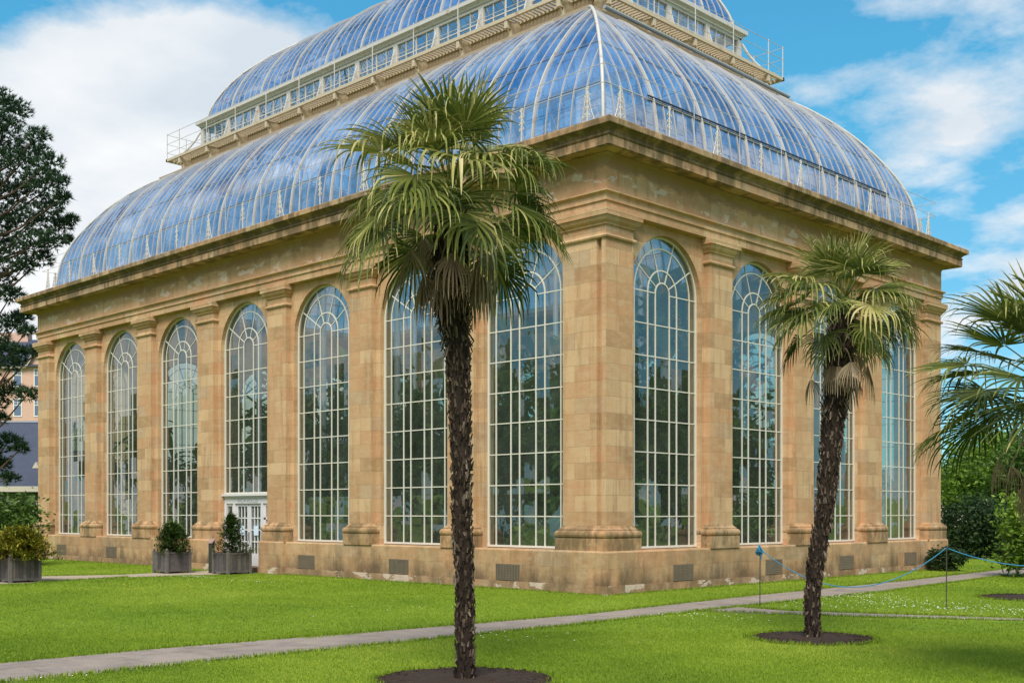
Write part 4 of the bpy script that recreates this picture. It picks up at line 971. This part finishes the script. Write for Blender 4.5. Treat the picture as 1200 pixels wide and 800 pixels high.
# ------------------------------------------------------------------ planters
def planter(label, px, depth, rz, kind, seed):
    q = at(px, depth); rnd = random.Random(seed)
    root = tag(empty('planter', (q.x, q.y, 0), rz), label, 'planter', 'square timber planters')
    S = .76; x0, x1, y0, y1 = -S, 0, 0, S          # the near corner is the origin
    mb = MB()
    for (a, b_, nx) in (((x0, y0), (x1, y0), 'x'), ((x1, y0), (x1, y1), 'y'), ((x0, y1), (x1, y1), 'x'), ((x0, y0), (x0, y1), 'y')):
        n = 7
        for k in range(n):
            t0, t1 = .05 + .9 * k / n, .05 + .9 * (k + .93) / n; cv = rnd.uniform(.2, .8)
            if nx == 'x': mb.box(ID, (x0 + S * t0, a[1] - .015, .09), (x0 + S * t1, a[1] + .015, .60), cv)
            else: mb.box(ID, (a[0] - .015, y0 + S * t0, .09), (a[0] + .015, y0 + S * t1, .60), cv)
    for z in (.06, .59):
        for y in (y0, y1): mb.box(ID, (x0, y - .025, z), (x1, y + .025, z + .055), .6)
        for x in (x0, x1): mb.box(ID, (x - .026, y0, z + .001), (x + .026, y1, z + .056), .6)
    mb.build('box', M['planter'], root)
    for (x, y) in ((x0, y0), (x1, y0), (x1, y1), (x0, y1)):
        mb = MB(); mb.box(ID, (x - .04, y - .04, .0), (x + .04, y + .04, .67), .75)
        mb.tube([(x, y, .67), (x, y, .685), (x, y, .70), (x, y, .73), (x, y, .755)], [.022, .03, .04, .038, .01], 8, .8); mb.build('post', M['planter'], root)
    mb = MB(); mb.add([(x0, y0, .55), (x1, y0, .55), (x1, y1, .55), (x0, y1, .55)], [(0, 1, 2, 3)], .2); mb.build('soil', M['soil'], root)
    M2 = Matrix.Rotation(rz, 3, 'Z'); c_ = M2 @ Vector((-S / 2, S / 2, 0)) + Vector((q.x, q.y, .55))
    return c_
def conifer_bush(label, c_, H, W, m, seed, apex=1.0, size=.07, n=2200):
    rnd = random.Random(seed); root = tag(empty('potted_shrub', c_), label, 'shrub', 'shrubs in the timber planters')
    mb = MB(); mb.tube([(0, 0, -.03), (0, 0, H * .85)], [.03, .01], 5, .3)
    lf = MB()
    for i in range(n // 14):
        t = rnd.random() ** .75; z = H * (.06 + .94 * t); rr = W * ((1 - t) ** apex * .9 + .10) * rnd.uniform(.35, 1.12); a = rnd.uniform(0, 6.283)
        p = Vector((rr * math.cos(a), rr * math.sin(a), z)); mb.tube([(0, 0, max(.02, z - rr * .5)), p], [.008, .004], 3, .3, False); cv = rnd.uniform(.1, .9)
        for k in range(14):
            q = p + Vector((rnd.gauss(0, .06), rnd.gauss(0, .06), rnd.gauss(0, .045))); d = Vector((math.cos(a) + rnd.gauss(0, .6), math.sin(a) + rnd.gauss(0, .6), .5 + rnd.gauss(0, .5))).normalized(); s = d.cross(Vector((0, 0, 1))).normalized() * size * .28
            lf.add([q - d * size * .5, q + s, q + d * size, q - s], [(0, 1, 2, 3)], min(1, max(0, cv + rnd.uniform(-.2, .2))))
    mb.build('stem', M['bark'], root, fixn=False); lf.build('foliage', M[m], root, fixn=False)
c_ = planter('grey timber planter nearest the left edge holding the yellow green shrub', 12, 30.3, R(-2), 0, 1)
conifer_bush('spreading yellow green shrub in the leftmost planter', c_, .85, .9, 'leaf_yellow', 301, .5, .085, 6500)
c_ = planter('grey timber planter holding the rounded dark green shrub below the third window', 195.5, 34.9, R(0), 0, 2)
conifer_bush('rounded bushy dark green shrub in the middle planter', c_, .92, .52, 'leaf_conifer', 302, .40, .07, 4600)
c_ = planter('grey timber planter in front of the white door holding the pointed shrub', 267.5, 34.4, R(2), 0, 3)
conifer_bush('pointed young conifer in the planter in front of the white door', c_, 1.22, .58, 'leaf_conifer', 303, .85, .065, 3600)
# sign post beside the planter
q = at(248, 35.3); sp = tag(empty('marker_post', (q.x, q.y, 0), R(20)), 'slim dark post with a slanted top between the planters by the door', 'post')
mb = MB(); mb.add([(-.07, -.06, 0), (.07, -.06, 0), (.07, .06, 0), (-.07, .06, 0), (-.07, -.06, .90), (.07, -.06, .90), (.07, .06, 1.0), (-.07, .06, 1.0)], [(0, 1, 5, 4), (1, 2, 6, 5), (2, 3, 7, 6), (3, 0, 4, 7), (4, 5, 6, 7)], .1)
mb.build('shaft', mat('dark green post', (.03, .035, .025), .6)[0], sp)
mb = MB(); mb.add([(-.085, -.08, .90), (.085, -.08, .90), (.085, .075, 1.015), (-.085, .075, 1.015), (-.085, -.08, .93), (.085, -.08, .93), (.085, .075, 1.045), (-.085, .075, 1.045)], [(0, 3, 2, 1), (4, 5, 6, 7), (0, 1, 5, 4), (1, 2, 6, 5), (2, 3, 7, 6), (3, 0, 4, 7)]); mb.build('top_plate', mat('faded label plate', (.30, .20, .17), .5)[0], sp)

# ------------------------------------------------------------------ rope barrier
RP = []
iron = mat('rusty iron rod', (.05, .045, .035), .8)[0]; ropem = vari('blue rope', [(0, (.02, .12, .28)), (.6, (.04, .24, .40)), (1, (.20, .42, .52))], .6, 25)
for px, dep, h, lab in ((890.5, 22.6, 1.16, 'thin iron stake with a big blue knot, left end of the blue rope'), (1109, 22.05, 1.2, 'thin iron stake below the peak of the blue rope near the right edge'), (1330, 21.5, 1.2, 'thin iron stake holding the rope beyond the right edge of view')):
    q = at(px, dep); o = tag(empty('barrier_stake', (q.x, q.y, 0)), lab, 'stake', 'iron stakes of the rope barrier')
    mb = MB(); mb.tube([(0, 0, -.05), (.005, 0, h)], .011, 6); mb.tube([(.03 * math.cos(a), .0, h - .02 + .03 * math.sin(a)) for a in [6.283 * i / 8 for i in range(9)]], .006, 5); mb.build('rod', iron, o)
    RP.append(Vector((q.x, q.y, h - .03)))
mb = MB()
def sag(a, b_, s, n=26): return [a.lerp(b_, i / n) + Vector((0, 0, -4 * s * (i / n) * (1 - i / n))) for i in range(n + 1)]
mb.tube(sag(RP[0], RP[1], .74) + sag(RP[1], RP[2], .34)[1:], .010, 6, .5)
rnd = random.Random(9)
for _ in range(9):     # the knot
    c0 = RP[0] + Vector((rnd.uniform(-.03, .03), rnd.uniform(-.03, .03), rnd.uniform(-.07, .06))); ax = Vector((rnd.gauss(0, 1), rnd.gauss(0, 1), rnd.gauss(0, 1))).normalized(); s = ax.cross(Vector((0, 0, 1))).normalized(); t = ax.cross(s)
    mb.tube([c0 + .06 * (math.cos(a) * s + math.sin(a) * t) for a in [6.283 * i / 9 for i in range(10)]], .014, 5, rnd.random())
mb.tube([RP[0], RP[0] + Vector((.05, -.02, -.12)), RP[0] + Vector((.04, -.03, -.2))], .012, 5, .3)
tag(mb.build('rope', ropem), 'sagging blue rope strung between iron stakes across the lawn', 'rope')

# ------------------------------------------------------------------ neighbouring buildings
def camframe(px, depth):
    """local axes facing the viewpoint: x to the right, y away"""
    q = at(px, depth); return (q.x, q.y, 0), YAW
slate = vari('blue slate', [(0, (.03, .038, .06)), (1, (.085, .10, .145))], .6, 3)
def windowed(root, x, z, w, h, y, wm, gmx, cols=2, bars=True):
    mb = MB()
    for (a, b_) in (((x - .08, z), (x, z + h)), ((x + w, z), (x + w + .08, z + h)), ((x - .08, z - .1), (x + w + .08, z)), ((x - .08, z + h), (x + w + .08, z + h + .1))): mb.box(ID, (a[0], y - .06, a[1]), (b_[0], y + .1, b_[1]))
    for k in range(1, cols): mb.box(ID, (x + w * k / cols - .04, y - .05, z), (x + w * k / cols + .04, y + .05, z + h))
    mb.box(ID, (x, y - .052, z + h * .62), (x + w, y + .05, z + h * .62 + .07))
    if bars:
        for k in range(1, cols * 2): mb.box(ID, (x + w * k / (cols * 2) - .02, y - .04, z + h * .62), (x + w * k / (cols * 2) + .02, y + .04, z + h))
        mb.box(ID, (x, y - .045, z + h * .8), (x + w, y + .04, z + h * .8 + .04))
    f = mb.build('window', wm, root); mb = MB(); mb.add([(x, y - .01, z), (x + w, y - .01, z), (x + w, y - .01, z + h), (x, y - .01, z + h)], [(0, 1, 2, 3)]); mb.build('pane', gmx, f)
loc, rz = camframe(20, 125); ten = tag(empty('tenement', loc, rz), 'distant pink rendered house with white sash windows and slate gabled roof', 'house')
pm = vari('pink harling', [(0, (.48, .31, .24)), (1, (.60, .41, .33))], .95, 3); sash = mat('white sash', (.72, .72, .70), .6)[0]; cream = mat('cream trim', (.50, .46, .38), .7)[0]; pg = mat('dark window pane', (.10, .15, .24), .15)[0]
mb = MB(); ppm = F_PX / 125
zt = 1.84 + 170 / ppm
mb.box(ID, (-9, 0, 0), (12, 14, zt)); mb.build('wall', pm, ten)
# gable over the windows and main roof behind
mb = MB(); gx0, gx1, gz = 1.0, 6.2, 1.84 + 210 / ppm
mb.add([(gx0, -.02, zt), (gx1, -.02, zt), ((gx0 + gx1) / 2, -.02, gz), (gx0, 6, zt), (gx1, 6, zt), ((gx0 + gx1) / 2, 6, gz)], [(0, 1, 2), (3, 5, 4), (0, 3, 4, 1)]); gb = mb.build('gable', pm, ten)
mb = MB()
for s, (xa, xb) in ((0, (gx0 - .3, (gx0 + gx1) / 2)), (1, (gx1 + .3, (gx0 + gx1) / 2))):
    mb.add([(xa, -.35, zt - .15), (xb, -.35, gz + .15), (xb, 7, gz + .15), (xa, 7, zt - .15), (xa, -.35, zt + .1), (xb, -.35, gz + .42), (xb, 7, gz + .42), (xa, 7, zt + .1)], [(0, 1, 2, 3), (7, 6, 5, 4), (0, 4, 5, 1), (1, 5, 6, 2), (2, 6, 7, 3), (3, 7, 4, 0)])
mb.build('gable_roof', slate, ten)
mb = MB(); mb.add([(gx0 - .3, -.40, zt - .1), ((gx0 + gx1) / 2, -.40, gz + .3), ((gx0 + gx1) / 2, -.40, gz - .05), (gx0 + .1, -.40, zt - .1)], [(0, 1, 2, 3)]); mb.add([(gx1 + .3, -.40, zt - .1), ((gx0 + gx1) / 2, -.40, gz + .3), ((gx0 + gx1) / 2, -.40, gz - .05), (gx1 - .1, -.40, zt - .1)], [(0, 1, 2, 3)]); mb.box(ID, (-9.2, -.4, zt - .15), (gx0 - .2, -.05, zt + .1)); mb.build('bargeboard', cream, ten)
mb = MB(); mb.add([(-9.3, -.5, zt + .05), (12.3, -.5, zt + .05), (12.3, 7, gz + .3), (-5.5, 7, gz + .3), (-9.3, 14.5, zt + .05), (12.3, 14.5, zt + .05)], [(0, 1, 2, 3), (5, 4, 3, 2), (0, 3, 4), (1, 5, 2)]); rf = mb.build('roof', slate, ten)
mb = MB(); mb.box(ID, (-4.6, 6.4, gz - .3), (-1.5, 7.6, gz + 1.0)); mb.build('chimney', pm, rf)
for z in (1.84 + 113 / ppm, 1.84 + 148 / ppm):
    windowed(ten, -.3, z, .75, 1.75, 0, sash, pg, 1); windowed(ten, 1.9, z, 1.1, 1.75, 0, sash, pg, 2); windowed(ten, 4.2, z, 1.1, 1.75, 0, sash, pg, 2); windowed(ten, -5.2, z, 1.1, 1.75, 0, sash, pg, 2)
mb = MB(); mb.box(ID, (-3.3, -.12, zt - 1.0), (-3.0, -.02, zt - .1)); mb.build('downpipe', cream, ten)

loc, rz = camframe(20, 72); sb = tag(empty('slate_lodge', loc, rz), 'low building with big blue slate roof and dark glazed front', 'building')
ppm = F_PX / 72; z0, z1 = 1.84 + 30 / ppm, 1.84 + 112 / ppm
mb = MB(); mb.add([(-9, -.4, z0), (3.6, -.4, z0), (3.6, 4.5, z1), (-9, 4.5, z1), (-9, 9.4, z0), (3.6, 9.4, z0), (-9, -.4, z0 - .1), (3.6, -.4, z0 - .1), (-9, 9.4, z0 - .1), (3.6, 9.4, z0 - .1)], [(0, 1, 2, 3), (3, 2, 5, 4), (6, 7, 1, 0), (6, 8, 9, 7), (0, 3, 4, 8, 6), (1, 7, 9, 5, 2)]); rf = mb.build('roof', slate, sb)
mb = MB(); mb.box(ID, (-9, 4.4, z1 - .03), (3.6, 4.6, z1 + .08)); mb.build('ridge_tiles', mat('lead ridge', (.25, .30, .38), .5)[0], rf)
mb = MB(); mb.add([(.55, .9, 4.6), (1.0, .9, 4.6), (.78, .9, 5.0), (.78, 1.8, 5.0)], [(0, 1, 2), (0, 2, 3), (1, 3, 2)]); mb.build('roof_vent', cream, rf)
mb = MB(); mb.add([(3.0, -.3, 1.84 + 72 / ppm), (5.2, -.3, 1.84 + 72 / ppm), (5.2, -.3, 1.84 + 78 / ppm), (4.1, -.3, 1.84 + 112 / ppm), (3.0, 3, 1.84 + 72 / ppm), (5.2, 3, 1.84 + 72 / ppm), (5.2, 3, 1.84 + 78 / ppm), (4.1, 3, 1.84 + 112 / ppm)], [(0, 1, 2, 3), (4, 7, 6, 5), (0, 3, 7, 4), (1, 5, 6, 2), (3, 2, 6, 7)]); mb.build('dormer', mat('lead dormer', (.40, .42, .45), .6)[0], rf)
mb = MB(); mb.box(ID, (-9, -.45, z0 - .32), (3.6, -.32, z0 + .02)); mb.build('fascia', cream, sb)
mb = MB(); mb.box(ID, (-8.8, 0, 0), (3.4, 9, z0 - .1)); mb.build('wall', mat('dark timber wall', (.05, .05, .05), .6)[0], sb)
for k in range(6):
    x = -8.3 + k * 1.9; mb = MB(); mb.box(ID, (x, -.06, 1.0), (x + 1.5, 0, 1.06)); mb.box(ID, (x, -.06, 2.5), (x + 1.5, 0, 2.56)); mb.box(ID, (x, -.06, 1.0), (x + .05, 0, 2.5)); mb.box(ID, (x + 1.45, -.06, 1.0), (x + 1.5, 0, 2.5)); w_ = mb.build('window', cream, sb)
    mb = MB(); mb.add([(x, -.02, 1), (x + 1.5, -.02, 1), (x + 1.5, -.02, 2.5), (x, -.02, 2.5)], [(0, 1, 2, 3)]); mb.build('pane', pg, w_)
loc, rz = camframe(1125, 78); gs = tag(empty('glasshouse_shed', loc, rz), 'distant low grey roofed shed half hidden by trees at the right', 'building')
mb = MB(); mb.box(ID, (-4, 0, 0), (6, 5, 3.6)); mb.build('wall', cream, gs)
mb = MB(); mb.add([(-4.3, -.3, 3.55), (6.3, -.3, 3.55), (6.3, 2.5, 4.9), (-4.3, 2.5, 4.9), (-4.3, 5.3, 3.55), (6.3, 5.3, 3.55)], [(0, 1, 2, 3), (3, 2, 5, 4), (0, 3, 4), (1, 5, 2), (0, 4, 5, 1)]); mb.build('roof', mat('grey roof', (.30, .34, .40), .6)[0], gs)

# ------------------------------------------------------------------ grass and daisies
rnd = random.Random(77)
def in_path(x, y, m=0.0):
    if y < 26:
        lo = 2.3 if y < -10 else (2.75 if y < -4.5 else (2.6 if y < 0 else 2.42 - max(0, y - 2) * .05)); hi = 4.02 - max(0, y - 4) * .075
        if lo - m < x < hi + m: return True
    if x > 3.9:
        yl = -2.05 + (x - 4) * .28 + max(0, x - 6) * .12; 
        if x > 13: yl = 2.05 + (x - 13) * .36
        yh = -.85 if x < 5.2 else -.85 + (x - 5.2) * .43
        if yl - m < y < yh + m and x < 20: return True
    for bx, by, br_ in BEDS:
        if (x - bx) ** 2 + (y - by) ** 2 < (br_ - m) ** 2: return True
    if -17.2 < x < -13.5 and -12 < y < .2:
        lo = -14.22 if -5 < y < -2.2 else -13.65; 
        if x < lo + m and x > (-15.7 if y > -4.2 else -16.6) - m: return True
    if -LN - .17 - m < x < .17 + m and -.17 - m < y < WD + .17 + m: return True
    return False
def blades(n_target, d0, d1, h, w, name_mb, edge=False):
    c_ = 0
    while c_ < n_target:
        dep = math.sqrt(rnd.uniform(d0 * d0, d1 * d1)); px = rnd.uniform(-60, 1260); q = at(px, dep)
        if in_path(q.x, q.y): continue
        c_ += 1
        a = rnd.uniform(0, 6.283); hh = h * rnd.uniform(.5, 1.2); ww = w * rnd.uniform(.7, 1.2); dx, dy = math.cos(a) * ww, math.sin(a) * ww; lx, ly = rnd.gauss(0, .4) * hh, rnd.gauss(0, .4) * hh
        cl = noise.noise(Vector((q.x * .8, q.y * .8, 0))) * .3 + noise.noise(Vector((q.x * .25, q.y * .25, 5))) * .7 + rnd.uniform(.25, .75)
        name_mb.v += [(q.x - dx, q.y - dy, 0), (q.x + dx, q.y + dy, 0), (q.x + lx, q.y + ly, hh)]
        b_ = len(name_mb.v); name_mb.f.append((b_ - 3, b_ - 2, b_ - 1)); name_mb.c.append(min(1, max(0, cl)))
g = MB()
blades(190000, 11.5, 18, .024, .005, g); blades(120000, 18, 28, .027, .007, g); blades(60000, 28, 44, .03, .012, g)
# longer tufts along the path edges
def edge_line(pts, n, h=.07):
    for _ in range(n):
        i = rnd.randrange(len(pts) - 1); t = rnd.random(); x = pts[i][0] + (pts[i + 1][0] - pts[i][0]) * t + rnd.gauss(0, .035); y = pts[i][1] + (pts[i + 1][1] - pts[i][1]) * t + rnd.gauss(0, .035)
        a = rnd.uniform(0, 6.283); hh = h * rnd.uniform(.4, 1.2); ww = .009
        g.v += [(x - math.cos(a) * ww, y - math.sin(a) * ww, 0), (x + math.cos(a) * ww, y + math.sin(a) * ww, 0), (x + rnd.gauss(0, .02), y + rnd.gauss(0, .02), hh)]
        b_ = len(g.v); g.f.append((b_ - 3, b_ - 2, b_ - 1)); g.c.append(rnd.uniform(.0, .6))
for pts in ([(2.3, -17), (2.3, -12)], [(2.3, -12), (2.75, -7)], [(2.75, -7), (2.9, -4)], [(2.9, -4), (2.45, 2)], [(2.45, 2), (2.25, 10)], [(2.25, 10), (1.65, 17.7)], [(3.9, -20), (4.1, -6)], [(4.1, -6), (3.96, 0)], [(3.96, 0), (3.95, 5)], [(3.95, 5), (3.2, 14.3)],
            [(3.9, -.8), (5.2, -.85)], [(5.2, -.85), (8.92, .64)], [(8.92, .64), (13, 2.5)], [(3.9, -2.1), (6.6, -1.12)], [(6.6, -1.12), (9, .12)], [(9, .12), (13, 2.05)], [(-13.63, -6.89), (-14.22, -4.07)], [(-15.6, -3.42), (-16.5, -5.67)]):
    l = math.hypot(pts[1][0] - pts[0][0], pts[1][1] - pts[0][1]); edge_line(pts, int(l * 260), .06)
for bx, by, br_ in BEDS: edge_line([(bx + br_ * math.cos(6.283 * i / 24), by + br_ * math.sin(6.283 * i / 24)) for i in range(25)], 1500, .06)
edge_line([(.13, -.2), (-12.2, -.2)], 2500, .06); edge_line([(.2, -.1), (.2, 17)], 3500, .06); edge_line([(-17, -.2), (-29, -.2)], 1500, .05)
tag(g.build('grass', M['grass'], fixn=False), 'short bright green mown grass covering the lawn', 'grass', kind='stuff')
mb = MB(); wm = mat('daisy petals', (.85, .85, .80), .6)[0]
def daisies(px, py, n, sx, sy):
    c0 = at(px, CAMZ * F_PX / (py - 600))
    for _ in range(n):
        x, y = c0.x + rnd.gauss(0, sx), c0.y + rnd.gauss(0, sy)
        if in_path(x, y, .02): continue
        s = rnd.uniform(.010, .017); z = rnd.uniform(.045, .065); mb.add([(x + s * math.cos(a), y + s * math.sin(a), z + .004 * math.cos(2 * a)) for a in [6.283 * k / 6 for k in range(6)]], [tuple(range(6))])
for a in ((1040, 707, 110, 1.1, .5), (1100, 716, 90, .9, .5), (1005, 700, 60, .5, .5), (1180, 717, 50, .6, .3), (960, 712, 25, .5, .4), (640, 745, 8, .8, .8), (800, 722, 30, .8, .3), (225, 677, 50, .6, .12), (40, 788, 22, .4, .12), (300, 682, 20, .9, .3), (1150, 655, 60, .8, .4), (500, 712, 8, 1.5, 1), (575, 748, 12, .4, .3)): daisies(*a)
tag(mb.build('daisies', wm, fixn=False), 'scattered tiny white daisies in the lawn', 'flowers', kind='stuff')
print('objects', len(bpy.data.objects))
